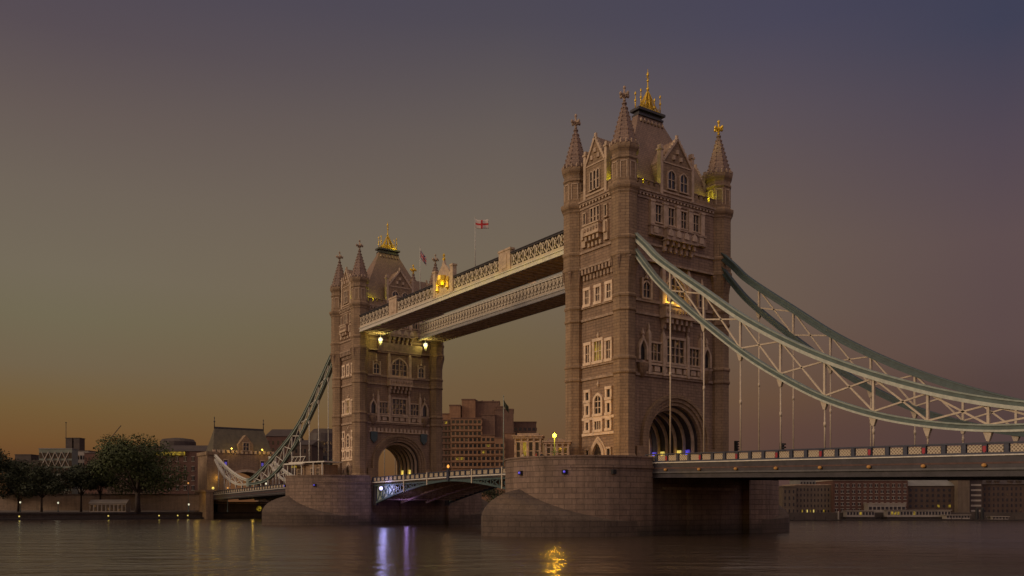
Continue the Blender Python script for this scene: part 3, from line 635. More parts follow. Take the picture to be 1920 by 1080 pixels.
# floodlights at the foot of the roofs
for t, x0 in ((tn, 0), (tf, -82.3)):
    for x, y in ((5.0, -6.3), (5.0, 6.3), (3.2, -8.9)):
        b = MB(); b.box(x - .2, x + .2, y - .2, y + .2, 48.75, 49.25); b.build('roof_floodlight', lamp_g, t)
        point('roof_light', (x0 + (x + .45 if abs(y) < 7 else x), y if abs(y) < 7 else y - .5, 50.35), (.85, .9, .02), 60 if abs(y) < 7 else 22, .15)
for p, pw in (((-82.3 + 3.2, -3.4, 63.6), 60), ((-82.3 + 3.2, 2.5, 63.6), 60), ((-82.3 - 1.0, -4.5, 64.5), 40)): point('crest_light', p, (1, .88, .06), pw * 1.1, .3)
for p, pw in (((2.4, -3.2, 63.4), 3), ((2.4, 3.0, 63.4), 3)): point('crest_light', p, (1, .75, .2), pw, .3)
for p, pw in (((5.6, 7.4, 58.5), 14),): point('cross_light', p, (.95, .9, .15), pw, .2)

# ------------------------------------------------------------------ high walkways
def walkway(y0, y1, label, lit):
    t = thing('high_walkway', label, 'walkway', (-41.15, (y0 + y1) / 2, 42.5), 'high-level walkways between the towers')
    X0, X1 = -35.9, 35.9; h = abs(y1 - y0) / 2
    m = MB(); m.box(X0, X1, -h + .1, h - .1, 0, .18)
    for i in range(48): x = X0 + .7 + i * 1.5; m.box(x - .06, x + .06, -h + .12, h - .12, -.16, .0)
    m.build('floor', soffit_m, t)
    m = MB(); m.box(X0, X1, -h + .3, h - .3, 2.95, 3.1); m.build('roof', lead, t)
    m = MB(); m.box(X0, X1, -.12, .12, .8, 2.95)
    m.build('glazing', dark_clad, t)
    for s in (-1, 1):
        yo = s * h
        m = MB(); m.box(X0, X1, min(yo, yo - s * .3), max(yo, yo - s * .3), -.12, .72); m.box(X0, X1, min(yo + s * .14, yo), max(yo + s * .14, yo), .58, .74); m.box(X0, X1, min(yo + s * .1, yo), max(yo + s * .1, yo), -.1, .05); m.build('fascia', steel_white, t)
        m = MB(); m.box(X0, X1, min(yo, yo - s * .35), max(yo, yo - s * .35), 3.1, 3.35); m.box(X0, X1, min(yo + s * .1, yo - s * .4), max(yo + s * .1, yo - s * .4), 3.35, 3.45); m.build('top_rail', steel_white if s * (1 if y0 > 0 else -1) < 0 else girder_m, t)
        m = MB(); m.box(X0, X1, min(yo - s * .06, yo - s * .22), max(yo - s * .06, yo - s * .22), .74, 1.22); m.build('sill_panel', steel_cream, t)
        inner = s * (1 if y0 > 0 else -1) < 0
        for a, b in (((X0, -18), (-18, 0), (0, 18), (18, X1)) if inner else ((X0, -20.9), (-17.5, -3.2), (3.2, 17.5), (20.9, X1))):
            m = MB(); n = max(2, round((b - a) / (1.05 if inner else 1.5))); st = (b - a) / n; yy = yo - s * .15
            for i in range(n):
                xa, xb = a + i * st, a + (i + 1) * st; xm = (xa + xb) / 2
                m.bar((xa, yy, 1.25), (xb, yy, 3.08), .1, .2, side=(0, 1, 0)); m.bar((xa, yy, 3.08), (xb, yy, 1.25), .1, .2, side=(0, 1, 0))
                m.lathe((xm, yy + s * .05, 2.16), [(.27, -.27), (.27, .27)], 4); m.box(xa - .06, xa + .06, yy - .06, yy + .06, 1.2, 3.1)
                for zz in (1.5, 2.8): m.lathe((xm, yy, zz), [(.16, -.14), (.16, .14)], 4)
            m.build('lattice_panel', steel_cream, t)
        if inner: continue
        for c in (-19.2, 19.2):
            m = MB(); m.box(c - 1.6, c + 1.6, min(yo + s * .15, yo - s * .6), max(yo + s * .15, yo - s * .6), .74, 3.9); m.box(c - .7, c + .7, min(yo + s * .25, yo + s * .15), max(yo + s * .25, yo + s * .15), 1.2, 3.4); m.box(c - 1.75, c + 1.75, min(yo + s * .25, yo - s * .7), max(yo + s * .25, yo - s * .7), 3.9, 4.2); m.build('pylon', portland, t)
        m = MB(); m.box(-3.0, 3.0, min(yo + s * .1, yo - s * .5), max(yo + s * .1, yo - s * .5), .74, 4.2)
        for sx in (-1, 1): m.box(sx * 3.0 - .45, sx * 3.0 + .45, min(yo + s * .2, yo - s * .6), max(yo + s * .2, yo - s * .6), .74, 5.3); m.box(sx * 3.0 - .55, sx * 3.0 + .55, min(yo + s * .3, yo - s * .7), max(yo + s * .3, yo - s * .7), 5.3, 5.6)
        fr = NY(-yo) if s < 0 else PY(yo)
        m.fprism(fr, [(-2.5, 4.2), (2.5, 4.2), (1.3, 5.4), (.5, 6.1), (0, 7.2), (-.5, 6.1), (-1.3, 5.4)], -.3, .05); cr = m.build('crest_panel', portland, t)
        m = MB(); m.lathe(fr(0, 3.1, .12), [(.001, -1.1), (.8, -.7), (1.1, .2), (1.0, 1.0), (.001, 1.05)], 10)
        for u in (-1.7, 1.7): m.lathe(fr(u, 2.6, .1), [(.1, -1.2), (.5, -.8), (.35, 0), (.5, .5), (.2, 1.2)], 6)
        m.lathe(fr(0, 6.9, -.1), [(.2, 0), (.3, .3), (.1, .6), (.25, .9), (.02, 1.3)], 5)
        m.build('coat_of_arms', gold, cr)
        if lit and s < 0: 
            for u in (-1.6, 1.6): point('crest_light', (-41.15 + u, (y0 + y1) / 2 + yo + s * 1.6, 44.6), (1, .75, .06), 42, .2)
            for i in range(8): point('walkway_light', (-36 + i * 3.9, (y0 + y1) / 2 + yo + s * 1.5, 43.2), (1, .8, .08), 15, .5)
    return t
wn = walkway(-9.9, -4.5, 'nearer high steel walkway with stone pylons and gilded crest, two flagpoles on top', True)
wf = walkway(4.5, 9.9, 'farther high steel walkway behind the first, with pale lattice side', False)

# ------------------------------------------------------------------ suspension chains
NEAR_U = [(5.3, 43.0), (8.5, 40.1), (11.39, 37.4), (18.66, 32.1), (25.2, 27.45), (32.5, 23.2), (39, 20.1), (44.8, 17.8), (50, 16.1), (55.6, 14.75), (62, 13.75), (68.5, 13.25), (74, 13.9), (84, 16.6), (93, 20.0), (100, 23.2)]
NEAR_L = [(5.3, 41.4), (8.5, 37.6), (11.39, 34.5), (16.9, 29.8), (24.4, 24.0), (30, 20.4), (35.6, 17.4), (41.4, 15.2), (46.9, 13.85), (52.4, 13.05), (58, 12.8), (63, 12.75), (68.5, 12.5), (75, 12.7), (84, 14.2), (93, 17.6), (100, 21.6)]
FAR_U = [(-87.8, 44.2), (-95.05, 38.8), (-107.4, 29.7), (-115.5, 25.0), (-124.1, 21.4), (-134.2, 17.8), (-145, 14.5), (-150.8, 13.3)]
FAR_L = [(-87.8, 42.4), (-95.05, 35.8), (-103.2, 29.3), (-111.8, 23.2), (-119.4, 19.2), (-127.4, 15.5), (-137.7, 12.9), (-150.8, 12.3)]
END_U = [(-150.8, 13.3), (-159, 14.6), (-168.3, 16.9), (-176, 19.4), (-182.6, 21.9)]
END_L = [(-150.8, 12.3), (-162, 12.7), (-172.8, 15.3), (-178.5, 18.0), (-182.6, 20.7)]
def sweep(tab, y, w, h, lip, mats, name, parent):
    pts = smooth_tab(tab, 6); o = None
    bl = .34 if h > .8 else lip * 1.3
    for nm, mat, w_, z0, z1 in (('web', mats[0], w * .62, -h / 2 + bl * .8, h / 2 - lip * .8), ('top_flange', mats[1], w, h / 2 - lip, h / 2), ('bottom_flange', mats[2], w, -h / 2, -h / 2 + bl)):
        rings = []
        for i, (x, z) in enumerate(pts):
            a, b = pts[max(0, i - 1)], pts[min(len(pts) - 1, i + 1)]; tx, tz = b[0] - a[0], b[1] - a[1]; l = math.hypot(tx, tz); nx, nz = -tz / l, tx / l
            if nz < 0: nx, nz = -nx, -nz
            rings.append([(x + nx * q, y + p, z + nz * q) for p, q in ((-w_ / 2, z0), (w_ / 2, z0), (w_ / 2, z1), (-w_ / 2, z1))])
        m = MB(); m.loft(rings); q = m.build(name if o is None else nm, mat, o or parent); o = o or q
    return o
def chain(label, y, U, Lw, x0, step, n, deck, loc, chord_m, web_m, group='suspension chains of the bridge', hang=True, hu=.85, hl=.7):
    t = thing('suspension_chain', label, 'suspension chain', (0, 0, 0), group)
    sweep(U, y, .70, hu, .15, chord_m, 'upper_chord', t); sweep(Lw, y, .70, hl, .15, chord_m, 'lower_chord', t)
    Us, Ls = smooth_tab(U, 6), smooth_tab(Lw, 6)
    xs = [x0 + step * i for i in range(n)]
    for i, x in enumerate(xs):
        zu, zl = interp(Us, x), interp(Ls, x)
        if zu - zl > .9: m = MB(); m.bar((x, y, zl), (x, y, zu), .24, .24, side=(0, 1, 0)); m.build('post', web_m, t)
        if hang:
            zd = deck(x); m = MB()
            if zl - zd > 1.2:
                m.tube([(x, y, zd), (x, y, zl - .7)], .095, 6); m.tube([(x, y, (zd + zl) / 2 - .25), (x, y, (zd + zl) / 2 + .25)], .15, 6)
            m.hexa([(x - .12, y - .16, zl - 1.15), (x + .12, y - .16, zl - 1.15), (x + .12, y + .16, zl - 1.15), (x - .12, y + .16, zl - 1.15), (x - .42, y - .2, zl - .25), (x + .42, y - .2, zl - .25), (x + .42, y + .2, zl - .25), (x - .42, y + .2, zl - .25)]); m.build('hanger', web_m, t)
    for a, b in zip(xs, xs[1:]):
        for za, zb in ((interp(Us, a) - .3, interp(Ls, b) + .3), (interp(Ls, a) + .3, interp(Us, b) - .3)):
            m = MB(); m.bar((a, y, za), (b, y, zb), .16, .17, side=(0, 1, 0)); m.build('brace', web_m, t)
    return t
white_z = lambda x: 11.62 - .0245 * (x - 11.15)
far_z = lambda x: 11.2 + .0168 * (x + 92.95)
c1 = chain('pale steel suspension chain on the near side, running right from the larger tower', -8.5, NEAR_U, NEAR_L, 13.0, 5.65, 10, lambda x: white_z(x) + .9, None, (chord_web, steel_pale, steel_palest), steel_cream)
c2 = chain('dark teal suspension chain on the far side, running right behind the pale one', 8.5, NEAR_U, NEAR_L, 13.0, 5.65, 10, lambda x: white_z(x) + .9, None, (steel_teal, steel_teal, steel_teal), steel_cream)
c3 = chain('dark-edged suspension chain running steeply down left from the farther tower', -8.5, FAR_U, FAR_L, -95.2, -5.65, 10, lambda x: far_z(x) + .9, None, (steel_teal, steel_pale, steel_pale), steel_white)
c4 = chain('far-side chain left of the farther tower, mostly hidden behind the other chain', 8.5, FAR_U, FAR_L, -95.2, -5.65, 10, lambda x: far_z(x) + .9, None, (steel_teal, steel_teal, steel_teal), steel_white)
c5 = chain('short white chain rising left to the bank gatehouse, on the near side', -8.5, END_U, END_L, -156.5, -5.65, 5, lambda x: far_z(x) + .9, None, (steel_pale, steel_white, steel_white), steel_white, hu=.6, hl=.5)
c6 = chain('short white chain rising left to the bank gatehouse, on the far side', 8.5, END_U, END_L, -156.5, -5.65, 5, lambda x: far_z(x) + .9, None, (steel_pale, steel_white, steel_white), steel_white, hu=.6, hl=.5)
for y in (-8.5, 8.5):
    for t, x in ((tn, 5.3 + .9), (tf, -5.3 - .9)):
        m = MB(); m.box(x - 1.0, x + .15, y - .5, y + .5, 40.6, 43.7); m.build('chain_opening', black_m, t)
for y in (-8.5, 8.5):
    m = MB(); m.lathe((-150.8, y, 0), [(.7, 11.6), (.7, 14.0)], 8); m.build('link_joint', steel_pale, c3 if y < 0 else c4)

# ------------------------------------------------------------------ decks and railings
def railing(t, x0, x1, zf, y, step, shield_every, panel=.68, post_m=None, rail_h=1.12, s=-1):
    post_m = post_m or navy
    n = max(1, round(abs(x1 - x0) / step)); dx = (x1 - x0) / n; yo = y
    for i in range(n + 1):
        x = x0 + i * dx; z = zf(x); m = MB(); w = .2; m.box(x - w, x + w, yo - .16, yo + .16, z + .02, z + rail_h - .12); m.build('railing_post', post_m, t)
        if shield_every and i % shield_every == 2 and y < 0:
            fr = NY(-(yo - .16)); m = MB(); m.fprism(fr, [(x - .15, z + .36), (x, z + .2), (x + .15, z + .36), (x + .15, z + .82), (x - .15, z + .82)], 0, .06); m.build('red_shield', red_m, t)
    for i in range(n):
        xa, xb = x0 + i * dx, x0 + (i + 1) * dx; za, zb = zf(xa), zf(xb); lo, hi = min(xa, xb) + .2, max(xa, xb) - .2
        m = MB(); zl_, zh_ = (za, zb) if xa < xb else (zb, za)
        m.hexa([(lo + .1, yo - .05, zl_ + .24), (hi - .1, yo - .05, zh_ + .24), (hi - .1, yo + .05, zh_ + .24), (lo + .1, yo + .05, zl_ + .24), (lo + .1, yo - .05, zl_ + .24 + panel), (hi - .1, yo - .05, zh_ + .24 + panel), (hi - .1, yo + .05, zh_ + .24 + panel), (lo + .1, yo + .05, zl_ + .24 + panel)])
        m.build('railing_panel', cast_panel, t)
    m = MB(); m.hexa([(min(x0, x1), yo - .2, zf(min(x0, x1)) + rail_h - .12), (max(x0, x1), yo - .2, zf(max(x0, x1)) + rail_h - .12), (max(x0, x1), yo + .2, zf(max(x0, x1)) + rail_h - .12), (min(x0, x1), yo + .2, zf(min(x0, x1)) + rail_h - .12),
            (min(x0, x1), yo - .2, zf(min(x0, x1)) + rail_h + .02), (max(x0, x1), yo - .2, zf(max(x0, x1)) + rail_h + .02), (max(x0, x1), yo + .2, zf(max(x0, x1)) + rail_h + .02), (min(x0, x1), yo + .2, zf(min(x0, x1)) + rail_h + .02)]); m.build('handrail', post_m, t)
def sl(m, x0, x1, y0, y1, f0, f1): # box that follows the deck line between heights f0(x), f1(x)
    return m.hexa([(x0, y0, f0(x0)), (x1, y0, f0(x1)), (x1, y1, f0(x1)), (x0, y1, f0(x0)), (x0, y0, f1(x0)), (x1, y0, f1(x1)), (x1, y1, f1(x1)), (x0, y1, f1(x0))])
def deck_span(label, x0, x1, zf, lamps, depth=1.8, gm=None, shields=3, step=1.8833, joint=None):
    t = thing('bridge_deck', label, 'bridge deck', ((x0 + x1) / 2, 0, 0), 'road decks of the bridge'); t.location = (0, 0, 0)
    o = lambda k: (lambda x: zf(x) + k)
    m = MB(); sl(m, x0, x1, -9.1, 9.1, o(-.55), o(-.28)); m.build('road_surface', asphalt, t)
    for s in (-1, 1):
        y = 9.3 * s; a, b = (y, y - s * .5); lo, hi = min(a, b), max(a, b)
        m = MB(); sl(m, x0, x1, lo - (.12 if s < 0 else 0), hi + (.12 if s > 0 else 0), o(-.06), o(.06)); m.build('kerb_strip', steel_white, t)
        m = MB(); sl(m, x0, x1, lo, hi, o(.06), o(.24)); m.build('railing_base', navy, t)
        m = MB(); sl(m, x0, x1, lo, hi, o(-1.12), o(-.06)); sl(m, x0, x1, lo + .1, hi - .1, o(-depth), o(-1.22)); sl(m, x0, x1, lo - .1, hi + .1, o(-depth - .1), o(-depth)); m.build('edge_girder', gm or girder_m, t)
        m = MB(); sl(m, x0, x1, lo - .14, hi + .14, o(-1.32), o(-1.13)); m.build('girder_flange', flange_m, t)
        m = MB(); sl(m, x0, x1, lo - .02, hi + .02, o(-.78), o(-.62)); m.build('girder_ledge', rust, t)
        railing(t, x0, x1, zf, y - s * .25, step, shields, s=s)
    m = MB()
    for y in (-5, 0, 5): sl(m, x0, x1, y - .2, y + .2, o(-depth), o(-.55))
    n = int(abs(x1 - x0) / 5.65)
    for i in range(n): x = min(x0, x1) + 2 + i * 5.65; z = zf(x); m.box(x - .2, x + .2, -8.9, 8.9, z - depth + .3, z - .56)
    m.build('cross_girder', girder_m, t)
    for x in lamps:
        z = zf(x); m = MB(); m.lathe((x, -9.5, z - .92), [(.05, -.17), (.2, -.06), (.2, .1), (.05, .18)], 8); m.build('amber_lamp', amber, t)
    return t
d1 = deck_span('long dark side-span road deck running right from the larger tower', 9.2333, 95.8667, white_z, [13.3 + 5.65 * i - .2 for i in range(11)])
# far side span in two visible halves is one deck
d2 = deck_span('farther side-span road deck left of the farther pier', -186.0, -91.75, far_z, [], depth=1.5, shields=0, step=2.1)
# bascule leaves
def bascule(label, xp, xm, z_of, lit):
    t = thing('bascule_leaf', label, 'bascule', (0, 0, 0), 'opening leaves of the bridge')
    o = lambda k: (lambda x: z_of(x) + k); a, b = min(xp, xm), max(xp, xm)
    m = MB(); sl(m, a, b, -8.4, 8.4, o(-.5), o(-.25)); m.build('road_surface', asphalt, t)
    for s in (-1, 1):
        y = 8.7 * s; m = MB(); sl(m, a, b, y - .2, y + .2, o(-.1), o(.1)); m.build('kerb_strip', steel_white, t)
        m = MB(); sl(m, a, b, y - .12, y + .12, o(.1), o(.24)); m.build('railing_base', navy, t)
        railing(t, a, b, z_of, y, 1.75, 0, post_m=navy, rail_h=1.08)
    L = xm - xp
    bot = lambda f: 6.55 + 4.15 * (1 - (1 - f) ** 1.6)
    for k, y in enumerate((-8.6, -3.0, 3.0, 8.6)):
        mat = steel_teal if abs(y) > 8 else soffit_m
        m = MB(); N = 14; F0 = .05
        for i in range(N):
            f0, f1 = F0 + (1 - F0) * i / N, F0 + (1 - F0) * (i + 1) / N; xa, xb = xp + L * f0, xp + L * f1
            m.bar((xa, y, bot(f0)), (xb, y, bot(f1)), .45, .34, side=(0, 1, 0))
        sl(m, a, b, y - .2, y + .2, o(-.75), o(-.5)); m.build('girder_chord', mat, t)
        N = 11
        for i in range(N):
            f0, f1 = F0 + (1 - F0) * i / N, F0 + (1 - F0) * (i + 1) / N; xa, xb = xp + L * f0, xp + L * f1; zt = z_of(xa) - .6
            if z_of(xb) - .6 - bot(f1) < .35: break
            m = MB(); m.bar((xa, y, zt), (xb, y, bot(f1)), .16, .16, side=(0, 1, 0)); m.bar((xa, y, bot(f0)), (xb, y, z_of(xb) - .6), .16, .16, side=(0, 1, 0)); m.bar((xb, y, bot(f1)), (xb, y, z_of(xb) - .6), .2, .2, side=(0, 1, 0)); m.build('truss_brace', steel_teal if abs(y) > 8 else steel_cream, t)
    m = MB()
    for i in range(14):
        f = .14 + .84 * i / 14; x = xp + L * f; m.box(x - .1, x + .1, -8.4, 8.4, bot(f) - .05, bot(f) + .22)
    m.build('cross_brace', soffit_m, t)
    for sd_ in (-1, 1):
        y_ = 8.5 * sd_; pts = [(xp + L * f, bot(f) + .1) for f in (.05, .12, .2, .27, .33)] + [(xp + L * .33, 10.45), (xp + L * .05, 10.2)]
        m = MB(); m.fprism(NY(-y_), pts, -.04, .04); m.build('side_plate', steel_pale, t)
        m = MB(); m.box(min(xp, xp + L * .045), max(xp, xp + L * .045), y_ - .25, y_ + .25, 6.3, 10.6); m.build('bearing_post', girder_m, t)
    m = MB()
    for f in (.45, .75): x = xp + L * f; m.box(x - .14, x + .14, -8.95, -8.85, bot(f) - .2, z_of(x) + 1.2)
    m.build('lamp_bracket', steel_cream, t)
    return t
zb_far = lambda x: 10.99 + (x + 71.3) * .0086; zb_near = lambda x: 11.25 - (x + 41.1) * .0012
bf = bascule('left half of the low central lifting span, lit cold blue by its pier', -71.65, -41.25, zb_far, True)
bn = bascule('right half of the low central lifting span, next to the nearer pier', -10.65, -41.05, zb_near, False)
m = MB(); m.box(-41.5, -40.8, -9.1, -8.9, 10.7, 12.6); m.build('joint_cover', navy, bf)
fl_ = MB(); fl_.box(-67.1, -66.5, -9.2, -8.8, 9.4, 10.0); fo = fl_.build('floodlight', black_m, bf); MB().ball((-66.8, -9.3, 9.7), .42, 10, 6).build('bulb', lamp_bw, fo)
point('cold_light', (-64.5, -10.0, 9.6), (.46, .43, 1), 320, .55); point('cold_light', (-66, -4, 6.2), (.55, .35, 1), 60, .3); point('cold_light', (-58.5, -6.5, 7.0), (.55, .33, 1), 9, .3)
# under the bascule: fender wall of the far pier with dark openings
m = MB()
m.box(-60, -33, 10.6, 12.0, -3, 7.0)

# ------------------------------------------------------------------ lamps, flags and cabins on the bridge
def street_lamp(label, loc, h, mat, col, power, group=None, r=.24, arms=True):
    t = thing('street_lamp', label, 'street lamp', loc, group)
    m = MB(); m.lathe((0, 0, 0), [(.22, 0), (.22, .35), (.1, .5), (.07, h - .4), (.1, h - .3), (.03, h - .15)], 8)
    if arms: m.bar((-.55, 0, h * .42), (.55, 0, h * .42), .07, .09); m.bar((0, -.55, h * .42), (0, .55, h * .42), .07, .09)
    m.build('post', steel_teal, t)
    m = MB(); m.lathe((0, 0, h), [(.05, -.3), (r * .7, -.22), (r * .95, -.1), (r, .1), (r * .6, .3), (.04, .42)], 8); lt = m.build('lantern', mat, t)
    m = MB(); m.lathe((0, 0, h), [(r * .75, .3), (r * .3, .42), (.03, .6)], 8); m.build('cap', black_m, lt)
    if power: point('lamp_light', (loc[0] - FWD.x * (r + .45), loc[1] - FWD.y * (r + .45), loc[2] + h), col, power, .3)
    return t
street_lamp('glowing yellow street lamp on the nearer pier, left of the larger tower', (4.2, -20.2, 11.5), 3.55, lamp_y, (1, .50, .02), 780, r=.28)
street_lamp('small orange lamp standing at the middle of the low central span', (-42.4, -8.2, 11.2), 2.0, lamp_o, (1, .5, .15), 30, arms=False)
def flag(label, base, h, w, hh, mat, droop, group=None, yaw=0, pole_m=None):
    t = thing('flagpole', label, 'flag', base, group, yaw)
    m = MB(); m.tube([(0, 0, 0), (0, 0, h)], [.09, .04], 6); m.ball((0, 0, h + .06), .1, 6, 4); m.build('pole', pole_m or steel_white, t)
    nx, nz = 14, 8; vs_, fs, uv = [], [], []
    for i in range(nx + 1):
        for j in range(nz + 1):
            u, v = i / nx, j / nz
            vs_.append((u * w * math.cos(droop), .16 * math.sin(u * 9 + v * 1.5) * u, h - .25 - hh * (1 - v) - u * w * math.sin(droop) - .12 * math.sin(u * 5))); uv.append((u, v))
    for i in range(nx):
        for j in range(nz): a = i * (nz + 1) + j; fs.append((a, a + nz + 1, a + nz + 2, a + 1))
    me = bpy.data.meshes.new('cloth'); me.from_pydata(vs_, [], fs); me.materials.append(mat); lay = me.uv_layers.new(name='uv')
    for p in me.polygons:
        p.use_smooth = True
        for li in p.loop_indices: lay.data[li].uv = uv[me.loops[li].vertex_index]
    o = bpy.data.objects.new('cloth', me); COL.objects.link(o); o.parent = t; md = o.modifiers.new('thick', 'SOLIDIFY'); md.thickness = .02
    return t
wy = -7.2; ry_ = YAW - R_(90)
flag('white flag with a red cross on a tall pole above the nearer walkway', (-35.0, wy, 45.6), 10.2, 2.3, 1.5, flag_g, R_(6), yaw=ry_)
flag('union flag hanging slack on a pole between the farther tower and the walkway crest', (-54.5, wy, 45.6), 9.8, 2.2, 1.5, flag_u, R_(58), yaw=ry_)
flag('dark drooping flag on a pale green pole above the control cabin', (-8.6, -19.3, 11.5), 9.9, 1.5, .9, flag_k, R_(62), yaw=ry_, pole_m=steel_pale)
def cabin(label, loc, rz, w, d, h, group='stone control cabins on the piers'):
    t = thing('control_cabin', label, 'cabin', loc, group, rz)
    m = MB(); m.box(-w / 2, w / 2, -d / 2, d / 2, 0, h); m.box(-w / 2 - .08, w / 2 + .08, -d / 2 - .08, d / 2 + .08, 0, .5); m.build('wall', granite, t)
    m = MB(); m.box(-w / 2 - .25, w / 2 + .25, -d / 2 - .25, d / 2 + .25, h, h + .28); m.box(-w / 2 - .4, w / 2 + .4, -d / 2 - .4, d / 2 + .4, h + .28, h + .46); m.box(-w / 2 + .3, w / 2 - .3, -d / 2 + .3, d / 2 - .3, h + .46, h + .8); m.build('roof', portland_dk, t)
    fr = NY(d / 2)
    for i, u in enumerate((-w * .36, -w * .12, w * .12, w * .36)): window(t, fr, u, 1.0, h - .5, w * .13, 0, 1, .12, False, glass_y if i == 1 else glass, .12)
    m = MB()
    for u in (-w * .48, -w * .24, 0, w * .24, w * .48): m.fbox(fr, u - .12, u + .12, .5, h, 0, .2)
    m.build('pilaster', portland_dk, t)
    fr = PX(w / 2)
    window(t, fr, 0, 1.1, h - .7, d * .3, 1, 1, .12, False, glass, .12)
    return t
ca = cabin('small stone cabin with warm lit window on the nearer pier, left of the larger tower', (-6.4, -16.6, 11.5), R_(50), 3.6, 2.6, 3.9)
point('cabin_light', (-5.0, -18.9, 14.4), (1, .6, .1), 6, .2)
cb = cabin('low extension block beside the small stone cabin on the nearer pier', (-3.7, -13.6, 11.5), R_(50), 3.2, 2.4, 3.1)
# far pier: flat-roofed hut with canopy
hut = thing('pier_hut', 'flat-roofed stone hut with white canopy on the farther pier', 'cabin', (-84.4, -15.2, 11.5), None, R_(20))
m = MB(); m.box(-2.2, 3.6, -2, 2, 0, 3.4); m.box(-5.4, -2.8, -1.6, 1.6, 0, 3.2); m.build('wall', granite, hut)
m = MB(); m.box(-6.4, 4.6, -2.8, 2.6, 3.8, 4.05); m.box(-7.4, -1.5, -3.2, -2.6, 3.5, 3.8); m.build('canopy', steel_white, hut)
for x in (-6.8, -4.6, -2.4, 1.2, 3.9): m = MB(); m.box(x - .09, x + .09, -2.75, -2.57, 0, 3.8); m.build('canopy_post', steel_white, hut)
fr = NY(2.0)
for u in (.2, 2.0): window(hut, fr, u, 1.0, 2.6, .9, 1, 1, .14, False, glass, .12)
fr = NY(1.6); window(hut, fr, -4.1, .9, 2.5, 1.4, 2, 1, .12, False, glass, .12)
m = MB()
for x in (-6.2, -5, -3.8, -2.6): m.bar((x, -2.3, 4.05), (x + .9, -2.3, 5.2), .08, .08)
m.bar((-6.0, -2.3, 5.2), (-1.6, -2.3, 5.2), .1, .12); m.build('truss', steel_white, hut)
m = MB(); m.box(-5.6, -4.2, -2.65, -2.5, 2.9, 3.3); m.build('lit_sign_box', glass_y, hut)
# people behind the pier parapet
cloth_red = plain('red_coat', (.32, .05, .05), .9); cloth_dark = plain('dark_coat', (.03, .03, .04), .9); cloth_pale = plain('pale_coat', (.5, .47, .42), .9); skin_m = plain('skin', (.42, .25, .17), .6, 0, .05); hair_m = plain('hair', (.03, .02, .015), .8)
def person(label, loc, rz, coat, lean=.0):
    t = thing('person', label, 'person', loc, 'people standing on the nearer pier', rz)
    J = [((0, 0, .95), .15), ((0, 0, 1.2), .145), ((0, 0, 1.42), .15), ((0, .01, 1.53), .06), ((0, .02, 1.62), .085), ((0, .02, 1.72), .085),
         ((.10, 0, .88), .10), ((.11, .02, .48), .07), ((.12, -.01, .08), .05), ((.12, .14, .03), .04), ((-.10, 0, .88), .10), ((-.11, -.02, .48), .07), ((-.12, -.03, .08), .05), ((-.12, .12, .03), .04),
         ((.20, 0, 1.42), .07), ((.27, -.02, 1.14), .05), ((.26, .10 + lean, .92), .035), ((.255, .15 + lean, .84), .03), ((-.20, 0, 1.42), .07), ((-.27, -.02, 1.14), .05), ((-.26, .08, .90), .035), ((-.255, .12, .82), .03)]
    E_ = [(0, 1), (1, 2), (2, 3), (3, 4), (4, 5), (0, 6), (6, 7), (7, 8), (8, 9), (0, 10), (10, 11), (11, 12), (12, 13), (2, 14), (14, 15), (15, 16), (16, 17), (2, 18), (18, 19), (19, 20), (20, 21)]
    me = bpy.data.meshes.new('body'); me.from_pydata([j[0] for j in J], E_, []); o = bpy.data.objects.new('body', me); COL.objects.link(o); o.parent = t
    md = o.modifiers.new('skin', 'SKIN')
    for i, j in enumerate(J): me.skin_vertices[0].data[i].radius = (j[1], j[1])
    me.skin_vertices[0].data[0].use_root = True; ss = o.modifiers.new('smooth', 'SUBSURF'); ss.levels = 1; ss.render_levels = 1; me.materials.append(coat)
    m = MB(); m.lathe((0, .025, 1.68), [(.03, -.13), (.075, -.09), (.088, 0), (.08, .06), (.04, .11)], 10, smooth=True); m.ball((0, .112, 1.665), .018, 6, 4); m.build('face', skin_m, t)
    m = MB(); m.lathe((0, .0, 1.70), [(.095, -.05), (.102, .02), (.085, .09), (.03, .125), (.002, .13)], 10, smooth=True); m.build('hair', hair_m, t)
    return t
person('person in a red coat standing behind the pier parapet, right of the small stone cabin', (-1.9, -18.6, 11.5), R_(-40), cloth_red)
person('person in dark clothes behind the pier parapet, beside the one in the red coat', (-1.2, -18.2, 11.5), R_(-120), cloth_dark)
person('person in a pale coat behind the pier parapet, in front of the small stone cabin', (-3.8, -19.4, 11.5), R_(-70), cloth_pale, .05)
# signal heads on the near deck
def signal(label, loc, n, h):
    t = thing('traffic_signal', label, 'traffic signal', loc, 'signal heads on the side-span deck')
    m = MB(); m.tube([(0, 0, 0), (0, 0, h)], .07, 6); m.build('post', black_m, t)
    m = MB(); m.box(-.18, .18, -.2, .2, h - n * .36, h); m.build('head', black_m, t)
    for i in range(n):
        z = h - .18 - i * .36; m = MB(); m.add([(.18 + .28 * k, .17 * math.cos(a) , z + .15 * math.sin(a)) for k in (0, 1) for a in [math.pi * j / 6 for j in range(7)]], [(j, j + 1, j + 8, j + 7) for j in range(6)]); m.build('hood', black_m, t)
    return t
signal('black signal with stacked hoods beside the right turret of the larger tower', (8.6, 8.9, 11.46), 5, 3.9)
signal('short black signal seen behind the fourth hanger on the near deck', (29.4, -7.6, 11.0), 3, 2.1)

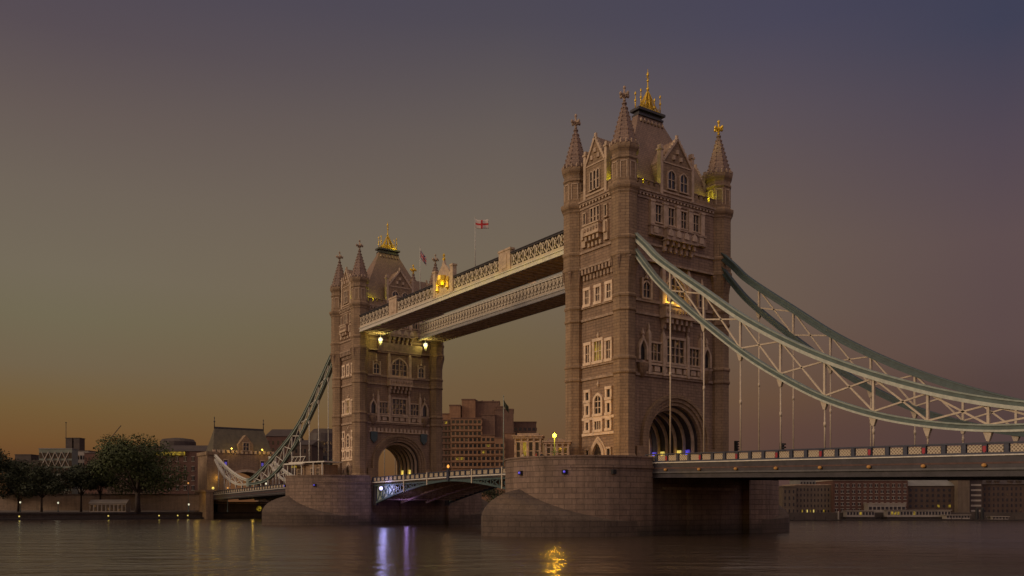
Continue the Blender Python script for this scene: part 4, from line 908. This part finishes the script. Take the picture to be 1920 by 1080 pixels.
# ------------------------------------------------------------------ trees
def tree(name, label, loc, h, r, mat, seed, trunk=.32, group='trees on the far bank', n=5200, low=.30, flat=.75):
    rnd = random.Random(seed); t = thing(name, label, 'tree', loc, group)
    m = MB(); th = h * low
    m.tube([(0, 0, -.3), (.06, 0, th * .5), (.1, .05, th * 1.0), (.15, .1, h * .55)], [trunk * 1.25, trunk * .9, trunk * .75, trunk * .35], 8)
    cl = []
    for i in range(15):
        a = 2 * math.pi * i / 15 * 3.1 + rnd.uniform(-.4, .4); k = math.sqrt(rnd.random()); zz = th * 1.15 + (h - th) * rnd.uniform(.12, .84)
        rr = r * .74 * k * (1.05 - .55 * abs((zz - th) / (h - th) - .42)); c = Vector((rr * math.cos(a), rr * math.sin(a), zz)); cl.append((c, r * rnd.uniform(.27, .46)))
    for c, _ in cl[:9]: m.tube([(.1, .05, th * .85), (c.x * .45, c.y * .45, th + (c.z - th) * .5), (c.x, c.y, c.z)], [trunk * .45, trunk * .28, trunk * .1], 5)
    m.build('trunk', bark, t)
    vs_, fs = [], []
    for k in range(n):
        c, cr = rnd.choice(cl); d = Vector((rnd.gauss(0, 1), rnd.gauss(0, 1), rnd.gauss(0, 1))).normalized(); q = c + d * cr * rnd.uniform(.35, 1.12) ** .6 * 1.0
        q.z = c.z + (q.z - c.z) * flat
        if q.z < th * .8: continue
        s = rnd.uniform(.18, .42) * (h / 16) ** .4; a = Vector((rnd.gauss(0, 1), rnd.gauss(0, 1), rnd.gauss(0, .7))).normalized(); b = a.cross(d + Vector((0, 0, .3))).normalized() if a.cross(d).length > .1 else Vector((0, 0, 1))
        o = len(vs_); vs_ += [tuple(q - a * s), tuple(q - b * s * .6), tuple(q + a * s), tuple(q + b * s * .6)]; fs.append((o, o + 1, o + 2, o + 3))
    me = bpy.data.meshes.new('crown'); me.from_pydata(vs_, [], fs); me.materials.append(mat); o = bpy.data.objects.new('crown', me); COL.objects.link(o); o.parent = t
    return t
def tr(label, u, dist, vtop, half_px, seed, mat=None, **kw):
    p = site(u, dist); p.z = GZ - .1; h = zat(vtop, dist) - GZ
    return tree('bank_tree', label, p, h, half_px * dist / FPX, mat or leaf, seed, **kw)
tr('largest spreading green tree on the bank, left of the lit brick gatehouse', 258, 262, 834, 98, 11, leaf, trunk=.8, n=16000, low=.33, flat=.85)
tr('dark tall tree cut off by the left edge of the picture', -22, 258, 830, 70, 12, leaf_d, n=10000, low=.26)
tr('round dark tree second from the left edge, in front of the glass office', 78, 262, 874, 58, 13, leaf_d, n=8500, low=.36)
tr('small dark tree between the round tree and the largest tree', 152, 266, 876, 42, 14, leaf_d, n=5600, low=.42)
tr('low leafy tree tucked against the left side of the largest tree', 188, 270, 866, 40, 15, leaf_d, n=5200, low=.4)
tr('low dark bush-like tree behind the first two trees at far left', 34, 275, 876, 52, 16, leaf_d, n=6500, low=.3)
p = site(930, 205); tr('dark tree below the central span, seen between the two piers', 925, 300, 905, 34, 18, leaf_d, n=2600, low=.15)

# ------------------------------------------------------------------ buildings on the far bank
def bldg(name, label, u0, u1, vtop, vbase, dist, deep, mat, rows=0, cols=0, roof='flat', rot=0, lit=(), cat='building', wpane=None, wz=(.12, .95), wfrac=.5, hfrac=.55, roof_h=0, roofm=None, seed=1, frames=False, strip=False, group=None, inset=.04, lit_m=None):
    rnd = random.Random(seed); uc = (u0 + u1) / 2; w = (u1 - u0) * dist / FPX; p = site(uc, dist); zb = zat(vbase, dist); h = zat(vtop, dist) - zb; p.z = zb
    t = thing(name, label, cat, p, group, YAW - R_(90) + rot)
    m = MB(); m.box(-w / 2, w / 2, 0, deep, 0, h); m.build('wall', mat, t)
    rm = roofm or dark_clad
    if roof == 'flat': m = MB(); m.box(-w / 2 - .15, w / 2 + .15, -.15, deep + .15, h, h + .35); m.build('roof', rm, t)
    elif roof == 'gable':
        m = MB(); e = .3; m.add([(-w / 2 - e, -e, h), (w / 2 + e, -e, h), (w / 2 + e, deep + e, h), (-w / 2 - e, deep + e, h), (-w / 2 - e, deep / 2, h + roof_h), (w / 2 + e, deep / 2, h + roof_h)], [(0, 1, 5, 4), (2, 3, 4, 5), (1, 2, 5), (3, 0, 4), (3, 2, 1, 0)]); m.build('roof', rm, t)
    elif roof == 'hip':
        m = MB(); e = .3; q = min(w, deep) * .35; m.add([(-w / 2 - e, -e, h), (w / 2 + e, -e, h), (w / 2 + e, deep + e, h), (-w / 2 - e, deep + e, h), (-w / 2 + q, deep / 2, h + roof_h), (w / 2 - q, deep / 2, h + roof_h)], [(0, 1, 5, 4), (2, 3, 4, 5), (1, 2, 5), (3, 0, 4), (3, 2, 1, 0)]); m.build('roof', rm, t)
    fr = NY(0)
    if rows and cols:
        hz_ = h * (wz[1] - wz[0]); cw, rh = w / cols, hz_ / rows; base = {}
        def make(pm):
            f = MB(); f.fbox(fr, -cw * wfrac / 2, cw * wfrac / 2, 0, rh * hfrac, -.06, .05); 
            return f
        for r in range(rows):
            if strip:
                z0 = h * wz[0] + r * rh + rh * (1 - hfrac) / 2; m = MB(); m.fbox(fr, -w / 2 + .3, w / 2 - .3, z0, z0 + rh * hfrac, -.06, .04); bnd = m.build('window_band', wpane or glass, t)
                m = MB()
                for c in range(cols + 1): u = -w / 2 + .3 + (w - .6) * c / cols; m.fbox(fr, u - cw * .1, u + cw * .1, z0, z0 + rh * hfrac, 0, .1)
                m.build('mullion', mat, bnd)
                for (lr, lc) in lit:
                    if lr == r: u = -w / 2 + .3 + (w - .6) * (lc + .5) / cols; m = MB(); m.fbox(fr, u - cw * .35, u + cw * .35, z0 + .1, z0 + rh * hfrac - .1, 0, .07); m.build('lit_pane', lit_m or glass_y, bnd)
                continue
            for c in range(cols):
                pm = (lit_m or glass_y) if (r, c) in lit else (wpane or glass); u = -w / 2 + cw * (c + .5); z0 = h * wz[0] + r * rh + rh * (1 - hfrac) / 2
                if pm not in base: base[pm] = make(pm).build('window', pm, t, (u, 0, z0)); o = base[pm]
                else: o = copy_of(base[pm], t, (u, 0, z0))
                if frames:
                    if 'f' not in base:
                        f = MB(); a, b = cw * wfrac / 2, rh * hfrac; f.fbox(fr, -a - .12, a + .12, -.16, 0, 0, .16); f.fbox(fr, -a - .12, a + .12, b, b + .14, 0, .14); f.fbox(fr, -.05, .05, 0, b, 0, .09); base['f'] = f.build('frame', white_clad, o); base['fm'] = base['f']
                    else: copy_of(base['f'], o)
    return t
# --- left bank
def lb(*a, **k): return bldg(*a, **k)
lb('office_block', 'low distant office block with a roof plant room, at far left behind the trees', 18, 78, 864, 945, 420, 20, dark_clad, 6, 10, wfrac=.6)
lb('roof_plant', 'flat rooftop box on the low office block at far left', 28, 58, 853, 864, 425, 10, dark_clad, cat='plant room')
gb = lb('glass_office', 'pale green glass office with white diagonal bracing above the bank trees', 73, 135, 842, 945, 360, 5, green_glass, 6, 9, roofm=grey_clad, wfrac=.86, hfrac=.75)
w_ = 62 * 360 / FPX
for x0, x1 in ((-.42, -.2), (-.2, .0), (.0, .2), (.2, .42)):
    m = MB(); z1 = zat(842, 360) - zat(945, 360); m.bar((x0 * w_, -.3, z1 * .68), (x1 * w_, -.3, z1 * .95), .3, .3); m.bar((x1 * w_, -.3, z1 * .68), (x0 * w_, -.3, z1 * .95), .2, .2); m.build('diagonal_brace', white_clad, gb)
lb('lift_tower', 'left one of two dark rooftop towers behind the glass office', 123, 135, 822, 900, 400, 5, dark_clad, cat='tower', group='pair of dark rooftop towers')
lb('lift_tower', 'right one of two dark rooftop towers behind the glass office', 138, 149, 822, 900, 400, 5, dark_clad, cat='tower', group='pair of dark rooftop towers')
lb('white_office', 'white office with lit floors between the glass office and the largest tree', 133, 166, 846, 945, 370, 20, white_clad, 6, 6, lit=[(5, 1), (5, 2), (4, 0), (4, 3), (3, 1), (3, 4)], wfrac=.7, lit_m=glass_w)
lb('office_block', 'dark brick office with a curved parapet behind the largest tree', 158, 206, 850, 945, 340, 20, brick_r, 6, 8, roof='flat', lit=[(3, 5)])
lb('mast', 'thin radio mast rising above the dark rooftop towers', 123.2, 124, 793, 830, 400, .2, dark_clad, cat='mast')
lb('riverside_block', 'long brown brick riverside block with a lit cornice, behind the largest tree', 200, 352, 838, 955, 320, 22, brick_b, 7, 24, roof='flat', roofm=dark_clad, wfrac=.45, frames=False)
lb('riverside_block', 'taller red brick wing with lit eaves, right of the largest tree', 296, 384, 846, 955, 300, 18, brick_r, 5, 6, roof='gable', roof_h=2.6, roofm=dark_clad, wfrac=.35, hfrac=.45, frames=True)
lb('lit_cornice', 'glowing yellow cornice strip along the red brick wing', 292, 346, 847, 853.5, 299.3, .4, glass_y, cat='lit cornice')  # light falling on the cornice is put in as the strip's own glow
rb = thing('roof_drum', 'wide dark drum-shaped roof room above the red brick wing', 'roof room', (*site(334, 330).xy, zat(842, 330)))
m = MB(); m.lathe((0, 0, 0), [(6.4, -3), (6.4, 2.6), (5.6, 3.6), (2, 4.1), (.01, 4.2)], 20); m.build('wall', dark_clad, rb)
cr = thing('crane', 'thin slanting crane jib on the skyline above the largest tree', 'crane', (*site(205, 430).xy, GZ))
z0 = zat(842, 430); z1 = zat(815, 430); m = MB(); m.bar((0, 0, 0), (0, 0, z0), .8, .8, side=(1, 0, 0)); m.build('mast', dark_clad, cr); q = RGT * (22 * 430 / FPX); m = MB(); m.bar((0, 0, z0), (q.x, q.y, z1), .3, .3); m.build('jib', dark_clad, cr)
# promenade wall behind the trees
pw_ = lb('promenade_wall', 'long pale stone wall behind the bank trees', -60, 392, 928, 957, 275, .8, prom_stone, cat='wall', roof='flat', roofm=quay_m)
kio = lb('marquee', 'row of pale lit refreshment stalls under the largest tree', 168, 236, 944, 962, 264, 3, white_clad, 1, 9, cat='stall', roof='gable', roof_h=1.2, roofm=white_clad, lit=[(0, i) for i in range(9)], wfrac=.7, hfrac=.8, lit_m=glass_w)
# --- brick buildings between gatehouse and far pier
lb('warehouse', 'dark red warehouse roof right of the bank gatehouse', 498, 545, 818, 930, 330, 20, brick_r, 7, 5, roof='gable', roof_h=3.5, wfrac=.4)
lb('warehouse', 'dark brick block behind the hut on the farther pier', 543, 584, 834, 930, 325, 20, brick_b, 6, 5, roof='gable', roof_h=2.5, wfrac=.4)
rt = thing('round_office', 'curved dark glass office tower just left of the farther bridge tower', 'building', (*site(609, 380).xy, GZ))
m = MB(); m.lathe((0, 0, 0), [(7.2, 0), (7.2, 29), (6.6, 33.0), (4.8, 35), (.01, 35.2)], 24); m.build('wall', dark_clad, rt)
for i in range(9): m = MB(); m.lathe((0, 0, 3 + i * 3.1), [(7.32, 0), (7.32, 1.5)], 24); m.build('window_band', glass_w if i % 3 else glass, rt)
# --- gatehouse (abutment tower) at the bank end of the bridge
GY = 2.6
ab = thing('gatehouse', 'floodlit stone gatehouse with steep slate roof at the bank end of the bridge', 'gatehouse', (-190, GY, 0))
aw2 = 6.0; arc = [(aw2 * math.cos(math.pi * i / 20), 12.6 + 4.6 * math.sin(math.pi * i / 20)) for i in range(21)]
m = MB(); m.fprism(PX(0), [(-11, 2), (-aw2, 2)] + arc[::-1] + [(aw2, 2), (9.3, 2), (9.3, 23.0), (-11, 23.0)], -6, 3); m.build('wall', granite_d, ab)
for s, y in ((-1, -11), (1, 9.3)):
    m = MB(); m.box(-6.5, 4.0, y - 1.6, y + 1.6, 1, 22.2); m.box(-6.8, 4.3, y - 1.9, y + 1.9, 22.2, 23.3); m.build('side_tower', granite, ab)
m = MB(); m.box(-4, 8.5, -14.2, -12.0, 0, 10.5); m.box(-4.2, 8.7, -14.4, -11.8, 10.5, 11.2); m.build('base', granite, ab)
m = MB(); m.add([(-6, -10.5, 23), (3, -10.5, 23), (3, 8.8, 23), (-6, 8.8, 23), (-1.5, -8.8, 31.2), (-1.5, 7.1, 31.2)], [(0, 1, 4), (1, 2, 5, 4), (2, 3, 5), (3, 0, 4, 5), (3, 2, 1, 0)]); rf = m.build('roof', copper, ab)
m = MB()
for y in (-8.8, 7.1): m.tube([(-1.5, y, 31.0), (-1.5, y, 34.8)], [.16, .08], 6); m.ball((-1.5, y, 33.2), .3, 6, 4); m.ball((-1.5, y, 34.4), .2, 6, 4)
m.box(-1.65, -1.35, -8.8, 7.1, 31.1, 31.6); m.build('ridge_finial', lead, rf)
m = MB(); m.fprism(PX(3), [(-2.6, 23), (2.2, 23), (2.2, 26), (-.2, 29.0), (-2.6, 26)], -3.5, .2); dg = m.build('gable', granite, ab); window(dg, PX(3.2), -.2, 24, 26.4, 1.8, 1, 1, .2)
m = MB()
for i in range(14): y = -10.2 + i * 1.45; m.box(2.7, 3.3, y - .4, y + .4, 23, 24)
m.build('battlement', portland, ab)
for y in (-6.6, 5.2):
    window(ab, PX(3), y, 18.6, 20.8, 1.2, 0, 0, .2, pane=lamp_b if False else glass); m = MB(); m.fbox(PX(3), y - .35, y + .35, 19.2, 20.2, .05, .12); m.build('blue_lamp', lamp_b, ab)
m = MB(); m.farch(PX(3), 0, 12.6, 6.0, 4.6, 6.8, 5.4, -.02, .4, leg=9, n=20); m.build('arch_moulding', portland, ab)
for y in (-5.0, 4.8): 
    m = MB(); m.lathe((3.9, y, 24.4), [(.1, -.3), (.4, 0), (.1, .3)], 8); m.build('floodlight', lamp_y, ab); point('gatehouse_light', (-185.4, GY + y, 24.6), (1, .62, .08), 110, .3)
point('gatehouse_light', (-183.5, GY - 16.5, 9.0), (1, .58, .06), 60, .8); point('gatehouse_light', (-185, GY - 9.6, 15.0), (1, .6, .1), 50, .3)
m = MB(); m.ball((5.4, -11.2, 10.6 + 1.2), .42, 8, 5); m.build('globe', lamp_y, ab); point('gatehouse_light', (-183.6, GY - 11.6, 12.2), (1, .7, .1), 30, .3)
# lamps on the far side span and bank
for u, d, zz, lm, col, lab in ((353, 268, 906, lamp_o, (1, .45, .1), 'orange lamp on a pole left of the bank gatehouse'), (427, 262, 915, lamp_o, (1, .6, .2), 'orange lamp under the gatehouse arch'), (499, 255, 907, lamp_w, (1, .9, .6), 'white lamp on the farther deck right of the gatehouse'),
                              (38, 262, 942, lamp_w, (1, .9, .6), 'pale lamp on the promenade at far left'), (109, 262, 943, lamp_w, (1, .9, .6), 'pale lamp on the promenade below the second tree'), (354, 262, 946, lamp_w, (1, .85, .5), 'low white lamp on the promenade beside the gatehouse')):
    p = site(u, d); z = zat(zz, d); p.z = GZ if z < 12 or u < 400 else 10.0
    street_lamp(lab, tuple(p), z - p.z, lm, col, 5, 'lamps along the far bank', r=.24, arms=False)
# lit bollard lamps at the foot of the quay
for u in (36, 203, 298, 333, 352): 
    p = site(u, 250.5); p = Vector((-183.6, CAM.y + (p.y - CAM.y) * (-183.6 - CAM.x) / (p.x - CAM.x), 2.75)); t = thing('quay_lamp', 'small yellow light low on the quay edge', 'lamp', p, 'small lights along the quay edge')
    m = MB(); m.tube([(0, 0, 0), (0, 0, .5)], .12, 6); m.build('post', black_m, t); MB().ball((.1, 0, .62), .22, 8, 5).build('globe', lamp_y, t); point('quay_light', (p.x + .6, p.y, p.z + .6), (1, .75, .1), 3, .25)
t = thing('flood_lamp', 'glowing yellow lamp hanging under the farther deck beside the gatehouse', 'lamp', (-170.0, 1.0, 0))
m = MB(); m.tube([(0, 0, 8.0), (0, 0, 6.2)], .08, 6); m.build('rod', black_m, t); m = MB(); m.lathe((0, 0, 5.4), [(.2, -.7), (.8, -.3), (.9, .2), (.3, .8)], 8); m.build('lantern', glass_y, t)
# passage under the far deck by the gatehouse
point('warm_light', (-176, 1, 6.0), (1, .6, .08), 60, .3)
fb = thing('abutment_wall', 'dark abutment wall below the farther deck by the gatehouse', 'wall', (-186, 0, 0))
m = MB(); m.box(-4, 0, -9, 40, 0, 7.6); m.build('wall', quay_m, fb); m = MB(); m.box(0, .5, -9, 14, 7.0, 7.3); m.build('ledge', portland_dk, fb)

# --- stepped concrete hotel behind the low span
hd = 420
H = thing('hotel', 'big stepped brown concrete hotel with rows of windows behind the central span', 'hotel', site(914, hd) + Vector((0, 0, GZ)), None, YAW - R_(90))
def hblock(u0, u1, vtop, y0, deep, mat, rows=None, cols=0, vb=950.0, lit=(), cap=True):
    k = hd / FPX; x0, x1 = (u0 - 914) * k, (u1 - 914) * k; z1 = zat(vtop, hd) - GZ; zb = zat(vb, hd) - GZ
    m = MB(); m.box(x0, x1, y0, y0 + deep, max(-1, zb), z1); b = m.build('block', mat, H)
    if cap: m = MB(); m.box(x0 - .2, x1 + .2, y0 - .2, y0 + deep, z1, z1 + .5); m.build('parapet', conc_d, b)
    if rows:
        for r, v in enumerate(rows):
            z = zat(v, hd) - GZ; m = MB(); cw = (x1 - x0) / cols
            m.box(x0 + .2, x1 - .2, y0 - .25, y0 + .05, z - .75, z + .75); wb = m.build('window_band', glass, b)
            m = MB(); m.box(x0 - .1, x1 + .1, y0 - .55, y0 + .02, z - 1.75, z - .8)
            for c in range(cols + 1): x = x0 + (x1 - x0) * c / cols; m.box(x - cw * .16, x + cw * .16, y0 - .45, y0 - .02, z - .8, z + .8)
            m.build('balcony_band', mat, b)
            for lr, lc in lit:
                if lr == r: x = x0 + cw * (lc + .5); m = MB(); m.box(x - cw * .3, x + cw * .3, y0 - .3, y0 - .24, z - .6, z + .6); m.build('lit_pane', glass_y if (lr + lc) % 3 else glass_w, wb)
rows = [791, 802, 813, 824.5, 836, 848, 860, 871]
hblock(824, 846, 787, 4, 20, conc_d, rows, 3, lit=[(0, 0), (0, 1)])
hblock(846, 903, 785, 0, 20, concrete, rows, 7, lit=[(1, 2), (6, 1), (6, 2), (6, 6), (3, 3)])
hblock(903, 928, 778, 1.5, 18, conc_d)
hblock(903, 928, 817, -1.5, 4, concrete, rows[3:], 3, lit=[(1, 1), (2, 0)])
hblock(928, 946, 822, -2.5, 4, concrete, rows[4:], 2, lit=[(2, 1)])
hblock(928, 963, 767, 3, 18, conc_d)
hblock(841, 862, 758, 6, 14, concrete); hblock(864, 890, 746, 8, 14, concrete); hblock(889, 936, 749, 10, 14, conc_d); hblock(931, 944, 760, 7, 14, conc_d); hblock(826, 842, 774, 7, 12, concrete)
hblock(963, 1007, 787, 14, 16, conc_d, [800, 812], 5); hblock(946, 966, 812, 2, 14, concrete)
m = MB()
for i in range(9):
    x = (850 + i * 10.5 - 914) * hd / FPX; z = zat(749 if i > 3 else 758, hd) - GZ; m.box(x - .4, x + .4, 12, 13, z - 1, z + random.uniform(.5, 1.8))
m.build('roof_plant', dark_clad, H)

# --- right bank, seen below the side span
RD = 246
def rbk(*a, **k): return bldg(*a, **k)
rbk('warehouse', 'pale brick end house nearest the right edge of the nearer pier', 1468, 1492, 913, 971, RD, 10, brick_y, 4, 3, wfrac=.3, hfrac=.5, roofm=brick_y)
g = rbk('warehouse', 'stock brick house with yellow lit ground-floor strips beside the pale end house', 1492, 1563, 910, 971, RD + 2, 12, brick_y, 5, 11, wfrac=.34, hfrac=.5, roofm=portland_dk)
k_ = (RD + 2) / FPX
for u in (1504, 1513.5, 1519.5, 1525.5, 1544.5, 1561): x = (u - 1527.5) * k_; m = MB(); m.box(x - .13, x + .13, -.12, .02, .3, 2.3 if u < 1550 else 2.7); m.build('lit_strip', lamp_y if u in (1513.5, 1525.5) else glass_y, g)
rbk('warehouse', 'upper grey block rising behind the stock brick house', 1500, 1568, 899, 940, RD + 16, 10, grey_clad, 3, 12, wfrac=.5, roofm=portland_dk)
rbk('warehouse', 'long red brick warehouse with white window heads and string line', 1563, 1702, 901, 971, RD, 14, brick_r, 5, 13, wfrac=.42, hfrac=.45, frames=True, roofm=white_clad, seed=3)
rbk('warehouse', 'brown brick block with blue-grey mansard roof right of the long warehouse', 1702, 1796, 911, 971, RD + 1, 14, brick_b, 5, 9, roof='hip', roof_h=4.2, roofm=grey_clad, wfrac=.4, hfrac=.5, lit=[(1, 7), (1, 5)], lit_m=glass_y)
rbk('warehouse', 'narrow plain tower with white drainpipe between two brick blocks', 1796, 1818, 900, 971, RD - 1, 10, brick_y, 0, 0)
rbk('balcony_flats', 'narrow flats with stacked white balconies near the right edge', 1818, 1842, 901, 971, RD, 10, dark_clad, 6, 1, wfrac=.8, hfrac=.35, wpane=white_clad)
rbk('warehouse', 'dark green-brown terrace of warehouses with chimneys at the right edge', 1842, 1960, 908, 971, RD + 1, 14, brick_b, 5, 14, wfrac=.35, lit=[(3, 5), (0, 8), (2, 2)], lit_m=glass_w, roof='gable', roof_h=2.2)
for i, u in enumerate((1856, 1871, 1896, 1912)):
    rbk('chimney_stack', 'brick chimney stack on the dark terrace at the right edge', u - 3, u + 3, 903, 912, RD + 2, .9, brick_b, cat='chimney', group='chimney stacks on the dark terrace')
# pavilion boats and pontoons
def boat(label, u0, u1, vtop, vbase, dist, mat, cols, deck2=False, lit=()):
    k = dist / FPX; w = (u1 - u0) * k; p = site((u0 + u1) / 2, dist); p.z = WZ; t = thing('moored_boat', label, 'boat', p, 'boats moored on the far right bank', YAW - R_(90)); h = zat(vtop, dist) - WZ; hb = zat(vbase, dist) - WZ
    m = MB(); n = 6; rings = []
    for z, e in ((-.5, .88), (hb * .5, .97), (hb, 1.0)):
        rings.append([(-w / 2 * e, 0, z), (-w / 2 * e + .8, -1.6 * e, z), (w / 2 * e - 1.6, -1.6 * e, z), (w / 2 * e, 0, z), (w / 2 * e - 1.6, 1.6, z), (-w / 2 * e + .8, 1.6, z)])
    m.loft(rings); m.build('hull', timber_dk, t)
    m = MB(); m.box(-w / 2 + 1.2, w / 2 - 2, -1.2, 1.2, hb, h - .15); m.build('cabin', mat, t); m = MB(); m.box(-w / 2 + .9, w / 2 - 1.7, -1.45, 1.45, h - .15, h); m.build('roof', white_clad, t)
    for c in range(cols):
        x = -w / 2 + 1.2 + (w - 3.2) * (c + .5) / cols; m = MB(); m.box(x - (w - 3.2) / cols * .3, x + (w - 3.2) / cols * .3, -1.26, -1.18, hb + (h - hb) * .3, hb + (h - hb) * .75); m.build('window', glass_y if c in lit else glass, t)
    return t
boat('long cream houseboat with lit windows moored below the stock brick house', 1576, 1650, 957, 969, RD - 6, white_clad, 9, lit=(4,))
boat('long cream houseboat with dark windows left of the black piles', 1652, 1792, 956, 969, RD - 6, white_clad, 20, lit=(1, 2, 3, 8))
boat('low white cruiser moored near the black mooring piles', 1762, 1828, 965, 973, RD - 9, white_clad, 8)
boat('small white launch at the right edge beyond the piles', 1848, 1900, 968, 974, RD - 9, white_clad, 5)
rbk('pavilion', 'two-storey pale river pavilion behind the houseboats', 1628, 1698, 946, 969, RD - 3, 3, white_clad, 1, 9, wfrac=.7, hfrac=.4, cat='pavilion', roofm=white_clad, wz=(.4, 1))
for i, u in enumerate((1832, 1842)):
    p = site(u, RD - 10); t = thing('mooring_pile', 'thick black mooring pile beside the low white cruiser', 'pile', (p.x, p.y, 0), 'black mooring piles'); m = MB(); m.lathe((0, 0, 0), [(.42, -1), (.42, 5.6), (.2, 5.8)], 8); m.build('post', black_m, t)
p = site(1572, RD - 8); t = thing('mooring_pile', 'thin pale pile standing in front of the houseboats', 'pile', (p.x, p.y, 0)); m = MB(); m.lathe((0, 0, 0), [(.2, -1), (.2, 4.6), (.1, 4.8)], 8); m.build('post', white_clad, t)
q0, q1 = site(1440, RD - 2.5), site(1990, RD - 2.5)
rw = thing('quay_wall', 'dark quay wall along the right bank behind the boats', 'wall', (0, 0, 0)); m = MB(); m.bar((q0.x, q0.y, 1.5), (q1.x, q1.y, 1.5), 1.4, 3.0); m.build('wall', timber_dk, rw)
q0, q1 = site(1440, RD - 12), site(1990, RD - 12)
pt = thing('pontoon', 'long dark pontoon on the water below the right bank', 'pontoon', (0, 0, 0)); m = MB(); m.bar((q0.x, q0.y, 2.35), (q1.x, q1.y, 2.35), 3.0, .55); m.build('deck', timber_dk, pt)
m = MB()
for i in range(28): q = q0.lerp(q1, (i + .5) / 28); m.box(q.x - .06, q.x + .06, q.y - .06, q.y + .06, 2.6, 3.3)
m.build('railing', timber_dk, pt)
